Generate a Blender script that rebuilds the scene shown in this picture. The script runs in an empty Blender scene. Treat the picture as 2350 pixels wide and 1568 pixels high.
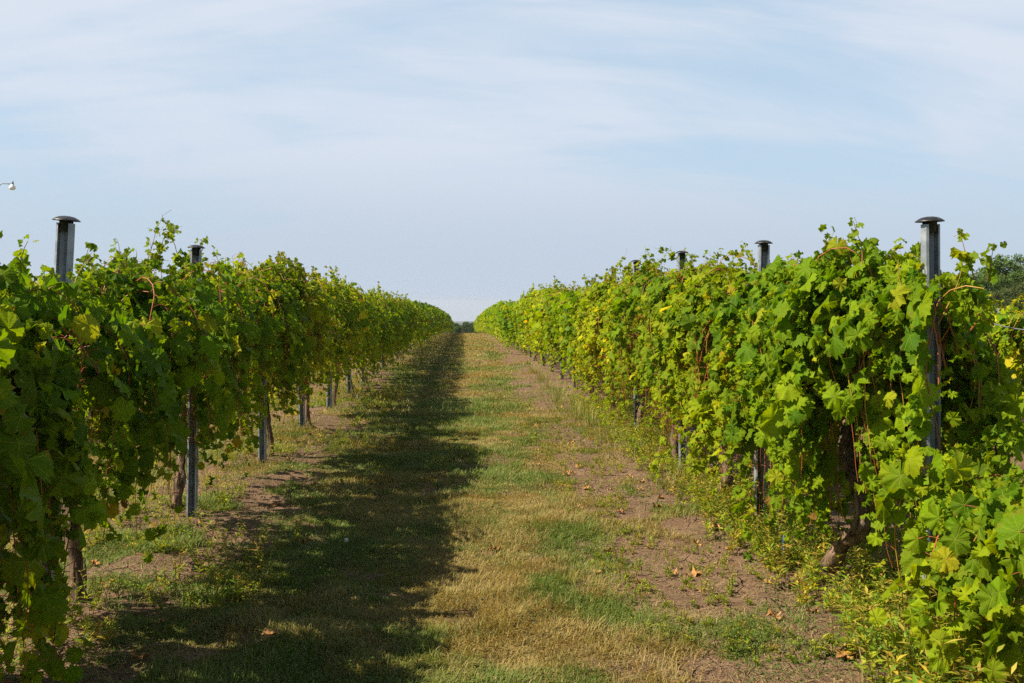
import bpy, math, random
import numpy as np
from mathutils import Vector, Matrix
rad = math.radians
scene = bpy.context.scene
COL = scene.collection

# ------------------------------------------------------------------ camera, world, sun
CAM_Z = 1.57
cam_d = bpy.data.cameras.new('camera')
cam_d.lens = 35.0
cam_d.sensor_width = 36.0
cam_d.clip_start = 0.05
cam_d.clip_end = 20000
cam = bpy.data.objects.new('camera', cam_d)
COL.objects.link(cam)
cam.location = (0, 0, CAM_Z)
cam.rotation_euler = (rad(90 - 2.23), 0, rad(-2.80))
scene.camera = cam
CAM_R = cam.rotation_euler.to_matrix()

SKY_THIN, SKY_THICK = 0.26, 0.96
CLEAR = (3.35, 4.85, 6.15)
SKY_GAIN = (1.36, 1.30, 1.30)
CLOUD_LOW, CLOUD_HIGH = (4.1, 4.8, 5.7), (5.4, 5.9, 6.7)
SUN_EL, SUN_AZ = 46.0, 260.0           # azimuth clockwise from +Y
world = bpy.data.worlds.new('World')
scene.world = world
world.use_nodes = True
nt = world.node_tree
nt.nodes.clear()
def wn(t, **k):
    n = nt.nodes.new(t)
    for a, b in k.items(): setattr(n, a, b)
    return n
out = wn('ShaderNodeOutputWorld'); bg = wn('ShaderNodeBackground')
sky = wn('ShaderNodeTexSky', sky_type='NISHITA')
sky.sun_disc = False
sky.sun_elevation = rad(SUN_EL); sky.sun_rotation = rad(SUN_AZ)
sky.air_density = 1.0; sky.dust_density = 1.2; sky.ozone_density = 1.3
sky.altitude = 100
tc = wn('ShaderNodeTexCoord')
sep = wn('ShaderNodeSeparateXYZ'); nt.links.new(tc.outputs['Generated'], sep.inputs[0])
def m(op, a, b=None, clamp=False, tree=None):
    n = nt.nodes.new('ShaderNodeMath'); n.operation = op; n.use_clamp = clamp
    for i, v in enumerate((a, b)):
        if v is None: continue
        if isinstance(v, (int, float)): n.inputs[i].default_value = v
        else: nt.links.new(v, n.inputs[i])
    return n.outputs[0]
el = m('MAXIMUM', sep.outputs[2], 0.0)
zz = m('ADD', el, 0.42)
cx = m('DIVIDE', sep.outputs[0], zz); cy = m('DIVIDE', sep.outputs[1], zz)
comb = wn('ShaderNodeCombineXYZ'); nt.links.new(cx, comb.inputs[0]); nt.links.new(cy, comb.inputs[1])
def cloud_noise(rot, scl, nscale, detail, dist, loc, rough=0.55):
    mp = wn('ShaderNodeMapping'); mp.inputs['Rotation'].default_value = (0, 0, rad(rot))
    mp.inputs['Scale'].default_value = scl; mp.inputs['Location'].default_value = loc
    nt.links.new(comb.outputs[0], mp.inputs[0])
    n = wn('ShaderNodeTexNoise'); n.inputs['Scale'].default_value = nscale
    n.inputs['Detail'].default_value = detail; n.inputs['Distortion'].default_value = dist
    n.inputs['Roughness'].default_value = rough
    nt.links.new(mp.outputs[0], n.inputs['Vector'])
    return n.outputs['Fac']
def wrange(v, a, b, c, d):
    r = wn('ShaderNodeMapRange', interpolation_type='SMOOTHSTEP'); nt.links.new(v, r.inputs[0])
    for k, x in zip((1, 2, 3, 4), (a, b, c, d)): r.inputs[k].default_value = x
    return r.outputs[0]
def wmix(f, a, b, mode='MIX'):
    n = wn('ShaderNodeMix', data_type='RGBA', blend_type=mode)
    for k, v in ((0, f), (6, a), (7, b)):
        if hasattr(v, 'is_output'): nt.links.new(v, n.inputs[k])
        else: n.inputs[k].default_value = (*v, 1) if isinstance(v, tuple) else v
    return n.outputs[2]
n1 = cloud_noise(-40, (0.55, 1.0, 1), 1.05, 5, 0.9, (1.3, 0.7, 0))
n2 = cloud_noise(62, (0.30, 1.3, 1), 2.2, 9, 1.0, (4.7, 1.3, 0), 0.6)
n3 = cloud_noise(-22, (0.28, 1.5, 1), 4.2, 8, 1.4, (2.1, 5.2, 0), 0.62)
cl = m('ADD', m('ADD', m('MULTIPLY', n1, 0.50), m('MULTIPLY', n2, 0.34)), m('MULTIPLY', n3, 0.16))
cov = wrange(cl, 0.41, 0.56, SKY_THIN, SKY_THICK)
cov = m('MULTIPLY', cov, wrange(el, 0.34, 0.75, 1.0, 0.45))   # veil thins out overhead
blue = wmix(wrange(el, 0.25, 0.6, 0.75, 0.0), wmix(1.0, sky.outputs[0], SKY_GAIN, 'MULTIPLY'), CLEAR)
cloud = wmix(wrange(el, 0.0, 0.20, 0.0, 1.0), CLOUD_LOW, CLOUD_HIGH)
veil = wmix(cov, blue, cloud)
haze_f = wrange(el, 0.01, 0.14, 0.85, 0.0)
dim = wrange(el, 0.31, 0.75, 1.0, 0.50)                        # the zenith is deeper than the band above the horizon
nt.links.new(wmix(1.0, wmix(haze_f, veil, CLOUD_LOW), dim, 'MULTIPLY'), bg.inputs[0])
bg.inputs[1].default_value = 0.066
nt.links.new(bg.outputs[0], out.inputs[0])

sun_d = bpy.data.lights.new('sun', 'SUN')
sun_d.energy = 5.0; sun_d.angle = rad(0.5); sun_d.color = (1.0, 0.87, 0.68)
sun = bpy.data.objects.new('sun', sun_d); COL.objects.link(sun)
sdir = Vector((math.sin(rad(SUN_AZ)) * math.cos(rad(SUN_EL)), math.cos(rad(SUN_AZ)) * math.cos(rad(SUN_EL)), math.sin(rad(SUN_EL))))
sun.location = sdir * 40
sun.rotation_euler = sdir.to_track_quat('Z', 'Y').to_euler()

scene.view_settings.view_transform = 'Standard'
scene.view_settings.look = 'None'
scene.view_settings.exposure = 1.0
scene.view_settings.gamma = 1.0
scene.render.engine = 'CYCLES'
scene.cycles.max_bounces = 6
scene.cycles.diffuse_bounces = 2
scene.cycles.transmission_bounces = 4
scene.cycles.transparent_max_bounces = 4
scene.cycles.use_denoising = False
scene.cycles.denoiser = 'OPENIMAGEDENOISE'
scene.cycles.denoising_input_passes = 'RGB_ALBEDO_NORMAL'
scene.cycles.denoising_prefilter = 'ACCURATE'
scene.cycles.sample_clamp_indirect = 4.0

# ------------------------------------------------------------------ helpers
def gz(y):
    """terrain height along the rows: nearly flat, rolling over a crest about 100 m out"""
    y = np.asarray(y, float)
    yy = np.maximum(y, 0)
    a = -1.53e-4 * np.minimum(yy, 150.0) ** 2
    b = -0.0459 * np.clip(yy - 150, 0, 150)
    c = -0.0216 * np.maximum(yy - 300, 0)
    return a + b + c
def gzf(y): return float(gz(y))
def ray(px, py):
    """direction of a pixel of the 2350x1568 view"""
    return CAM_R @ Vector(((px - 1175) / 2285.0, (784 - py) / 2285.0, -1.0))
def at_y(px, py, Y):
    d = ray(px, py); return Vector((0, 0, CAM_Z)) + d * (Y / d.y)
def at_x(px, py, X):
    d = ray(px, py); return Vector((0, 0, CAM_Z)) + d * (X / d.x)

def vnoise(x, y, seed=0):
    x = np.asarray(x, float); y = np.asarray(y, float)
    xi = np.floor(x).astype(np.int64); yi = np.floor(y).astype(np.int64)
    xf = x - xi; yf = y - yi
    u = xf * xf * (3 - 2 * xf); v = yf * yf * (3 - 2 * yf)
    def h(a, b):
        n = (a * 374761393 + b * 668265263 + seed * 974634777) & 0xFFFFFFFF
        n = ((n ^ (n >> 13)) * 1274126177) & 0xFFFFFFFF
        n = (n ^ (n >> 16)) & 0xFFFFFFFF
        return n / 4294967295.0
    return (h(xi, yi) * (1 - u) + h(xi + 1, yi) * u) * (1 - v) + (h(xi, yi + 1) * (1 - u) + h(xi + 1, yi + 1) * u) * v
def fbm(x, y, seed=0, oct=4, rough=0.5):
    s = 0; a = 1; t = 0; f = 1
    for i in range(oct):
        s = s + a * vnoise(x * f, y * f, seed + i * 17); t += a; a *= rough; f *= 2.03
    return s / t
def sstep(a, b, x):
    t = np.clip((x - a) / (b - a), 0, 1); return t * t * (3 - 2 * t)

def mesh_np(name, V, T, mat=None, attrs=None, smooth=True):
    """one mesh from numpy arrays; T is (n,3) or (n,4)"""
    me = bpy.data.meshes.new(name)
    V = np.ascontiguousarray(V, np.float32); T = np.ascontiguousarray(T, np.int32)
    k = T.shape[1]
    me.vertices.add(len(V)); me.vertices.foreach_set('co', V.ravel())
    me.loops.add(T.size); me.loops.foreach_set('vertex_index', T.ravel())
    me.polygons.add(len(T)); me.polygons.foreach_set('loop_start', np.arange(0, T.size, k, dtype=np.int32))
    me.update(calc_edges=True)
    if not smooth: me.polygons.foreach_set('use_smooth', np.zeros(len(T), bool))
    else: me.polygons.foreach_set('use_smooth', np.ones(len(T), bool))
    for an, (typ, data) in (attrs or {}).items():
        a = me.attributes.new(an, typ, 'POINT')
        data = np.ascontiguousarray(data, np.float32)
        if typ == 'FLOAT_COLOR':
            if data.shape[1] == 3: data = np.hstack([data, np.ones((len(data), 1), np.float32)])
            a.data.foreach_set('color', np.ascontiguousarray(data).ravel())
        elif typ == 'FLOAT_VECTOR': a.data.foreach_set('vector', data.ravel())
        else: a.data.foreach_set('value', data.ravel())
    if mat: me.materials.append(mat)
    return me
def link(name, data, parent=None, loc=(0, 0, 0), rot=(0, 0, 0)):
    o = bpy.data.objects.new(name, data); COL.objects.link(o)
    o.parent = parent; o.location = loc; o.rotation_euler = rot
    return o
def tag(o, label=None, cat=None, group=None, kind=None):
    if label: o['label'] = label
    if cat: o['category'] = cat
    if group: o['group'] = group
    if kind: o['kind'] = kind
    return o

class MB:
    """collects triangles / quads (as tris) of tubes, boxes, lathes into one mesh"""
    def __init__(s): s.v = []; s.t = []; s.n = 0; s.c = []
    def add(s, V, T, c=None):
        V = np.asarray(V, float); T = np.asarray(T, int)
        s.v.append(V); s.t.append(T + s.n); s.n += len(V)
        if c is not None: s.c.append(np.tile(np.asarray(c, float), (len(V), 1)) if np.ndim(c) == 1 else c)
    def tube(s, P, r, k=6, c=None, cap=True, bump=None):
        P = np.asarray(P, float); n = len(P)
        r = np.broadcast_to(np.asarray(r, float), (n,))
        d = np.gradient(P, axis=0); d /= np.linalg.norm(d, axis=1, keepdims=True) + 1e-9
        up = np.array([0, 0, 1.0]) if abs(d[0][2]) < 0.9 else np.array([1.0, 0, 0])
        V = []
        a = np.cross(up, d[0]); a /= np.linalg.norm(a)
        for i in range(n):
            a = a - d[i] * np.dot(a, d[i]); a /= np.linalg.norm(a) + 1e-9
            b = np.cross(d[i], a)
            th = np.arange(k) * 2 * np.pi / k
            rr = r[i] if bump is None else r[i] * bump[i]
            V.append(P[i] + (np.cos(th) * rr)[:, None] * a + (np.sin(th) * rr)[:, None] * b)
        V = np.concatenate(V)
        i = np.arange(n - 1)[:, None] * k; j = np.arange(k)[None, :]; j2 = (j + 1) % k
        A = i + j; B = i + j2; C = i + k + j2; D = i + k + j
        T = np.concatenate([np.stack([A, B, C], -1).reshape(-1, 3), np.stack([A, C, D], -1).reshape(-1, 3)])
        if cap:
            V = np.vstack([V, P[0], P[-1]]); e = n * k
            jj = np.arange(k); j3 = (jj + 1) % k
            T = np.vstack([T, np.stack([j3, jj, np.full(k, e)], -1), np.stack([(n - 1) * k + jj, (n - 1) * k + j3, np.full(k, e + 1)], -1)])
        s.add(V, T, c)
    def box(s, lo, hi, c=None):
        x0, y0, z0 = lo; x1, y1, z1 = hi
        V = [(x0, y0, z0), (x1, y0, z0), (x1, y1, z0), (x0, y1, z0), (x0, y0, z1), (x1, y0, z1), (x1, y1, z1), (x0, y1, z1)]
        Q = [(0, 3, 2, 1), (4, 5, 6, 7), (0, 1, 5, 4), (1, 2, 6, 5), (2, 3, 7, 6), (3, 0, 4, 7)]
        s.add(V, [t for q in Q for t in ((q[0], q[1], q[2]), (q[0], q[2], q[3]))], c)
    def lathe(s, prof, k=24, c=None, tilt=None):
        prof = np.asarray(prof, float); n = len(prof)
        th = np.arange(k) * 2 * np.pi / k
        V = np.concatenate([np.stack([np.cos(th) * r, np.sin(th) * r, np.full(k, z)], -1) for r, z in prof])
        i = np.arange(n - 1)[:, None] * k; j = np.arange(k)[None, :]; j2 = (j + 1) % k
        A = i + j; B = i + j2; C = i + k + j2; D = i + k + j
        s.add(V, np.concatenate([np.stack([A, B, C], -1).reshape(-1, 3), np.stack([A, C, D], -1).reshape(-1, 3)]), c)
    def mesh(s, name, mat, smooth=True, attr=None):
        at = {attr: ('FLOAT_COLOR', np.concatenate(s.c))} if attr else None
        return mesh_np(name, np.concatenate(s.v), np.concatenate(s.t), mat, at, smooth)

# ------------------------------------------------------------------ materials
class NM:
    def __init__(s, name):
        s.m = bpy.data.materials.new(name); s.m.use_nodes = True
        s.t = s.m.node_tree; s.t.nodes.clear()
        s.out = s.n('ShaderNodeOutputMaterial')
    def n(s, typ, **k):
        n = s.t.nodes.new(typ)
        for a, b in k.items(): setattr(n, a, b)
        return n
    def l(s, a, b): s.t.links.new(a, b)
    def put(s, sock, v):
        if hasattr(v, 'is_output'): s.l(v, sock)
        elif isinstance(v, (tuple, list)) and len(v) == 3 and sock.type == 'RGBA': sock.default_value = (*v, 1)
        else: sock.default_value = v
    def math(s, op, a, b=0.0, clamp=False):
        n = s.n('ShaderNodeMath', operation=op, use_clamp=clamp); s.put(n.inputs[0], a); s.put(n.inputs[1], b); return n.outputs[0]
    def attr(s, name, o='Color'): return s.n('ShaderNodeAttribute', attribute_name=name).outputs[o]
    def noise(s, vec, scale, detail=4, rough=0.55, dist=0.0):
        n = s.n('ShaderNodeTexNoise')
        if vec is not None: s.l(vec, n.inputs['Vector'])
        n.inputs['Scale'].default_value = scale; n.inputs['Detail'].default_value = detail
        n.inputs['Roughness'].default_value = rough; n.inputs['Distortion'].default_value = dist
        return n.outputs['Fac']
    def rng(s, v, a, b, c=0.0, d=1.0, smooth=True):
        n = s.n('ShaderNodeMapRange'); n.interpolation_type = 'SMOOTHSTEP' if smooth else 'LINEAR'
        s.l(v, n.inputs[0])
        for i, x in zip((1, 2, 3, 4), (a, b, c, d)): n.inputs[i].default_value = x
        return n.outputs[0]
    def mix(s, f, a, b, mode='MIX'):
        n = s.n('ShaderNodeMix', data_type='RGBA', blend_type=mode)
        s.put(n.inputs[0], f); s.put(n.inputs[6], a); s.put(n.inputs[7], b); return n.outputs[2]
    def bump(s, h, strength, dist):
        n = s.n('ShaderNodeBump'); s.l(h, n.inputs['Height']); n.inputs['Strength'].default_value = strength
        n.inputs['Distance'].default_value = dist; return n.outputs[0]
    def obj(s): return s.n('ShaderNodeTexCoord').outputs['Object']
    def pos(s): return s.n('ShaderNodeNewGeometry').outputs['Position']
    def principled(s, col, rough=0.7, metal=0.0, nrm=None, spec=0.3):
        p = s.n('ShaderNodeBsdfPrincipled')
        s.put(p.inputs['Base Color'], col); s.put(p.inputs['Roughness'], rough); s.put(p.inputs['Metallic'], metal)
        p.inputs['Specular IOR Level'].default_value = spec
        if nrm: s.l(nrm, p.inputs['Normal'])
        return p.outputs[0]
    def done(s, sh): s.l(sh, s.out.inputs['Surface']); return s.m

def mat_leaf(name, trans=0.40, veins=True, rough=0.50, spec=0.09):
    q = NM(name)
    col = q.attr('lcol')
    nrm = None
    if veins:
        lv = q.n('ShaderNodeSeparateXYZ'); q.l(q.attr('luv', 'Vector'), lv.inputs[0])
        x, y = lv.outputs[0], lv.outputs[1]
        th = q.math('DIVIDE', q.math('ARCTAN2', x, y), 0.86)
        rr = q.math('SQRT', q.math('ADD', q.math('MULTIPLY', x, x), q.math('MULTIPLY', y, y)))
        fr = q.math('ABSOLUTE', q.math('SUBTRACT', th, q.math('ROUND', th)))
        d = q.math('MULTIPLY', fr, rr)
        v1 = q.rng(d, 0.010, 0.035, 1.0, 0.0)
        # side veins: chevrons leaving each main vein
        ch = q.math('SINE', q.math('MULTIPLY', q.math('SUBTRACT', rr, q.math('MULTIPLY', fr, 0.9)), 34.0))
        v2 = q.rng(ch, 0.72, 1.0, 0.0, 0.45)
        vv = q.math('MAXIMUM', v1, v2)
        col = q.mix(q.math('MULTIPLY', vv, 0.40), col, (0.30, 0.36, 0.04))
        nz = q.noise(q.attr('luv', 'Vector'), 9.0, 3)
        h = q.math('ADD', q.math('MULTIPLY', vv, -0.6), q.math('MULTIPLY', nz, 0.9))
        nrm = q.bump(h, 0.55, 0.006)
        pg = q.noise(q.attr('luv', 'Vector'), 3.2, 4)
        edge = q.math('MULTIPLY', q.rng(rr, 0.62, 0.98), q.rng(pg, 0.52, 0.66))
        col = q.mix(q.math('MULTIPLY', edge, 0.75), col, (0.24, 0.13, 0.03))
        col = q.mix(q.rng(nz, 0.35, 0.7), col, q.mix(1.0, col, (1.18, 1.10, 0.9), 'MULTIPLY'))
    rn = q.n('ShaderNodeObjectInfo').outputs['Random']           # every plant has its own tint
    if name.startswith('grape'):
        col = q.mix(1.0, col, q.mix(rn, (0.66, 0.80, 0.8), (1.22, 1.10, 1.0)), 'MULTIPLY')
    geo = q.n('ShaderNodeNewGeometry')
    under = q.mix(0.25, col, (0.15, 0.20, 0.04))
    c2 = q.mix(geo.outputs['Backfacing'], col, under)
    pr = q.principled(c2, rough, 0, nrm, spec)
    tr = q.n('ShaderNodeBsdfTranslucent')
    tcol = q.mix(1.0, col, (1.9, 1.75, 0.40), 'MULTIPLY')
    q.l(tcol, tr.inputs[0])
    if nrm: q.l(nrm, tr.inputs['Normal'])
    ms = q.n('ShaderNodeMixShader'); ms.inputs[0].default_value = trans
    q.l(pr, ms.inputs[1]); q.l(tr.outputs[0], ms.inputs[2])
    return q.done(ms.outputs[0])
M = {}
M['leaf'] = mat_leaf('grape leaf')
M['leaf_plain'] = mat_leaf('grape leaf far', veins=False, rough=0.5)
M['weed'] = mat_leaf('weed leaf', 0.35, False, 0.55, 0.25)
M['tree'] = mat_leaf('tree leaf', 0.28, False, 0.7, 0.05)
M['grass'] = mat_leaf('grass blade', 0.22, False, 0.6, 0.2)

q = NM('galvanised steel')
p = q.obj()
a = q.noise(p, 14, 5, 0.6); b = q.noise(p, 90, 3)
c = q.mix(q.rng(a, 0.35, 0.7), (0.20, 0.235, 0.27), (0.34, 0.385, 0.42))
mp = q.n('ShaderNodeMapping'); mp.inputs['Scale'].default_value = (60, 60, 3); q.l(p, mp.inputs[0])
st = q.noise(mp.outputs[0], 1.0, 4, 0.6)
c = q.mix(q.rng(st, 0.50, 0.80, 0, 0.35), c, (0.10, 0.115, 0.13))
c = q.mix(q.rng(b, 0.74, 0.80, 0, 0.3), c, (0.20, 0.12, 0.07))
M['steel'] = q.done(q.principled(c, q.rng(a, 0.3, 0.7, 0.42, 0.65), 0.35, None, 0.5))
q = NM('black plastic')
p = q.obj()
M['plastic'] = q.done(q.principled(q.mix(q.rng(q.noise(p, 30, 4), 0.4, 0.7), (0.014, 0.015, 0.017), (0.038, 0.040, 0.044)), 0.42, 0, q.bump(q.noise(p, 120, 2), 0.1, 0.001), 0.5))
q = NM('bark')
p = q.obj(); mp = q.n('ShaderNodeMapping'); mp.inputs['Scale'].default_value = (34, 34, 5); q.l(p, mp.inputs[0])
a = q.noise(mp.outputs[0], 1.0, 6, 0.65, 0.6); b = q.noise(p, 9, 4)
c = q.mix(q.rng(a, 0.32, 0.68), (0.055, 0.036, 0.024), (0.27, 0.185, 0.125))
c = q.mix(q.rng(b, 0.5, 0.75, 0, 0.5), c, (0.23, 0.19, 0.155))
M['bark'] = q.done(q.principled(c, 0.9, 0, q.bump(a, 1.0, 0.03), 0.1))
q = NM('cane')
M['cane'] = q.done(q.principled(q.attr('lcol'), 0.5, 0, None, 0.35))
q = NM('wire')
M['wire'] = q.done(q.principled((0.23, 0.26, 0.29), 0.45, 0.5, None, 0.5))
q = NM('white enamel')
M['white'] = q.done(q.principled(q.mix(q.rng(q.noise(q.obj(), 8, 3), 0.4, 0.7), (0.78, 0.78, 0.75), (0.70, 0.70, 0.67)), 0.4, 0, None, 0.4))
q = NM('grey metal')
M['grey'] = q.done(q.principled((0.16, 0.175, 0.21), 0.5, 0.3, None, 0.5))
q = NM('weathered wood')
p = q.obj(); mp = q.n('ShaderNodeMapping'); mp.inputs['Scale'].default_value = (20, 20, 1.5); q.l(p, mp.inputs[0])
a = q.noise(mp.outputs[0], 1, 5)
M['wood'] = q.done(q.principled(q.mix(a, (0.13, 0.10, 0.075), (0.26, 0.21, 0.165)), 0.85, 0, q.bump(a, 0.5, 0.01), 0.1))
q = NM('blue tape')
M['blue'] = q.done(q.principled((0.03, 0.09, 0.30), 0.4, 0, None, 0.4))

# ------------------------------------------------------------------ ground
ROW_L, ROW_R = -1.94, 2.04
ROW_L2, ROW_R2 = -5.94, 6.05
def cover(x, y):
    """grass density 0..1"""
    w = (fbm(x * 1.1, y * 0.55, 3) - 0.5)
    w2 = (fbm(x * 4.0, y * 3.0, 9, 3) - 0.5)
    xx = (x + w * 0.7 + w2 * 0.35) * (1 - .30 * sstep(12, 34, y))
    mid = sstep(-1.50, -1.15, xx) * (1 - sstep(0.72, 1.12, xx))
    tuft = sstep(0.50, 0.66, fbm(x * 2.6, y * 2.2, 21, 4)) * sstep(0.6, 0.8, xx) * (1 - sstep(1.45, 1.75, xx))
    right = sstep(2.7, 3.3, xx) * (1 - sstep(5.0, 5.5, xx))
    left = (1 - sstep(-3.0, -2.45, xx)) * sstep(-5.2, -4.6, xx)
    lm = sstep(0.47, 0.62, fbm(x * 2.1, y * 1.7, 33, 4)) * (1 - sstep(-1.4, -1.15, xx)) * 0.75
    far = sstep(5.5, 8.0, np.abs(x)) * 0.8
    c = np.maximum.reduce([mid, tuft * 0.85, right, left * 0.9, lm, far])
    holes = sstep(0.62, 0.74, fbm(x * 3.1, y * 2.6, 55, 4))
    c = c * (1 - 0.75 * holes)
    bare_far = sstep(20, 60, y)                       # worn far out only beside the rows
    return np.clip(c, 0, 1), np.clip(bare_far, 0, 1)
def greenness(x, y):
    """0 dry straw .. 1 green"""
    g = fbm(x * 1.05 + 7, y * 0.8, 71, 4) * 0.62 + fbm(x * 4.3, y * 3.4, 75, 3) * 0.38
    g = sstep(0.39, 0.60, g)
    lush = np.exp(-(((x - 0.95) / 0.55) ** 2 + ((y - 19.4) / 1.8) ** 2))
    tuft = np.exp(-(((x - 0.25) / 0.38) ** 2 + ((y - 4.75) / 0.36) ** 2))
    g = np.clip(g + lush * 1.2 - tuft * .6, 0, 1)
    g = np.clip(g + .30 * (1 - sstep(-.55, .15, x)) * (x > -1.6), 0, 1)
    return np.clip(g * (1 - 0.75 * sstep(22, 60, y)), 0, 1)
def axis(segs):
    r = []
    for a, b, st in segs: r.append(np.arange(a, b, st))
    return np.unique(np.concatenate(r))
gx = axis([(-3.4, 3.4, 0.045), (-8, -3.4, 0.2), (3.4, 8, 0.2), (-40, -8, 2.5), (8, 40, 2.5)])
gx = np.concatenate([-np.geomspace(40, 5000, 18)[::-1], gx[(gx > -39.9)], np.geomspace(40, 5000, 18)])
gx = np.unique(np.round(gx, 4))
gy = np.unique(np.round(np.concatenate([-np.geomspace(3, 300, 10), np.arange(-2.5, 3.2, 0.5), np.arange(3.2, 13, 0.045), np.arange(13, 30, 0.15),
        np.arange(30, 152, 1.5), np.geomspace(152, 5200, 50)]), 4))
X, Y = np.meshgrid(gx, gy)
fade = (1 - sstep(12, 28, Y)) * (1 - sstep(3.0, 8.0, np.abs(X)))
cov_, _b = cover(X, Y)
lump = (fbm(X * 7, Y * 7, 101, 4) - 0.5) * 0.045 + (fbm(X * 1.3, Y * 1.3, 131, 3) - 0.5) * 0.07
lump += -0.018 * np.exp(-((fbm(X * 2.2, Y * 2.2, 151, 3) - 0.5) / 0.012) ** 2) * (1 - cov_)      # drying cracks
ridge = 0.05 * np.exp(-((np.abs(X - ROW_R) / 0.6) ** 2)) + 0.05 * np.exp(-((np.abs(X - ROW_L) / 0.6) ** 2))
Z = gz(Y) + lump * fade + ridge * (1 - sstep(60, 140, Y))
nx, ny = len(gx), len(gy)
idx = np.arange(nx * ny).reshape(ny, nx)
Q4 = np.stack([idx[:-1, :-1], idx[:-1, 1:], idx[1:, 1:], idx[1:, :-1]], -1).reshape(-1, 4)
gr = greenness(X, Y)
q = NM('vineyard soil and turf')
p = q.pos()
cv = q.attr('cover', 'Fac'); gn = q.attr('green', 'Fac')
f1 = q.noise(p, 3.0, 5, 0.6); f2 = q.noise(p, 24, 5, 0.65); f3 = q.noise(p, 140, 3, 0.6)
soil = q.mix(q.rng(f1, 0.3, 0.7), (0.195, 0.128, 0.080), (0.300, 0.202, 0.135))
soil = q.mix(q.rng(f2, 0.52, 0.72, 0, 0.75), soil, (0.30, 0.20, 0.12))
soil = q.mix(q.rng(f3, 0.40, 0.60, 0.55, 0), soil, (0.085, 0.050, 0.030))
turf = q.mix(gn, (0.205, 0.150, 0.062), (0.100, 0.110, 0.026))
turf = q.mix(q.rng(f2, 0.35, 0.65, 0.0, 0.55), turf, (0.15, 0.115, 0.045))
vo = q.n('ShaderNodeTexVoronoi'); vo.feature = 'DISTANCE_TO_EDGE'; vo.inputs['Scale'].default_value = 7.0
q.l(q.mix(0.12, p, q.n('ShaderNodeTexNoise').outputs['Color']), vo.inputs['Vector'])
crack = q.rng(vo.outputs['Distance'], 0.0, 0.03, 1.0, 0.0)
crk = q.math('MULTIPLY', crack, q.rng(f1, 0.43, 0.56))
soil = q.mix(q.math('MULTIPLY', crk, 0.7), soil, (0.05, 0.03, 0.02))
wob = q.rng(q.math('ADD', q.math('MULTIPLY', cv, 0.75), q.math('MULTIPLY', f2, 0.5)), 0.42, 0.72)
col = q.mix(wob, soil, turf)
farf = q.attr('farfield', 'Fac')
fld = q.mix(q.rng(q.noise(p, 0.006, 3), 0.4, 0.6), (0.10, 0.115, 0.04), (0.17, 0.145, 0.065))
col = q.mix(farf, col, fld)
h = q.math('ADD', q.math('ADD', q.math('MULTIPLY', f2, 0.7), q.math('MULTIPLY', f3, 0.35)), q.math('MULTIPLY', crk, -0.6))
M['ground'] = q.done(q.principled(col, 0.95, 0, q.bump(h, 1.0, 0.05), 0.08))
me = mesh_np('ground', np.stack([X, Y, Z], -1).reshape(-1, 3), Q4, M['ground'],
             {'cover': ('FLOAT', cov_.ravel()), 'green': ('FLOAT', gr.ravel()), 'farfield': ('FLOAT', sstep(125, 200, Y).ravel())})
tag(link('ground', me), kind='structure')
def ground_z(x, y):
    fade = (1 - sstep(12, 28, y)) * (1 - sstep(3.0, 8.0, np.abs(x)))
    lump = (fbm(x * 7, y * 7, 101, 4) - 0.5) * 0.045 + (fbm(x * 1.3, y * 1.3, 131, 3) - 0.5) * 0.07
    ridge = 0.05 * np.exp(-((np.abs(x - ROW_R) / 0.6) ** 2)) + 0.05 * np.exp(-((np.abs(x - ROW_L) / 0.6) ** 2))
    return gz(y) + lump * fade + ridge * (1 - sstep(60, 140, y))

# distant low hills on the horizon
hx = np.linspace(-3800, 3800, 240)
rows_ = []
for k, t in enumerate(np.linspace(0, 1, 7)):
    prof = 14 + 9 * fbm(hx * 0.0016 + 5, hx * 0 + 1.5, 5, 5)
    yy = 2500 + 900 * t
    zz_ = gz(yy) - 3 + prof * math.sin(math.pi * min(1, t * 0.98 + 0.02) * 0.5) * (1 if t < 1 else 1)
    zz_ = np.where(True, -108 + (zz_ + 108) * (0.02 + 0.98 * math.sin(math.pi / 2 * t)), zz_)
    rows_.append(np.stack([hx, np.full_like(hx, yy), zz_], -1))
HV = np.concatenate(rows_); n = len(hx)
idx = np.arange(len(HV)).reshape(-1, n)
HQ = np.stack([idx[:-1, :-1], idx[:-1, 1:], idx[1:, 1:], idx[1:, :-1]], -1).reshape(-1, 4)
q = NM('far wooded hills')
hc = q.mix(q.rng(q.noise(q.pos(), 0.02, 4), 0.4, 0.65), (0.035, 0.055, 0.025), (0.08, 0.095, 0.04))
hills = link('hills', mesh_np('hills', HV, HQ, q.done(q.principled(hc, 1.0, 0, None, 0.0))))
tag(hills, kind='structure')

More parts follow.
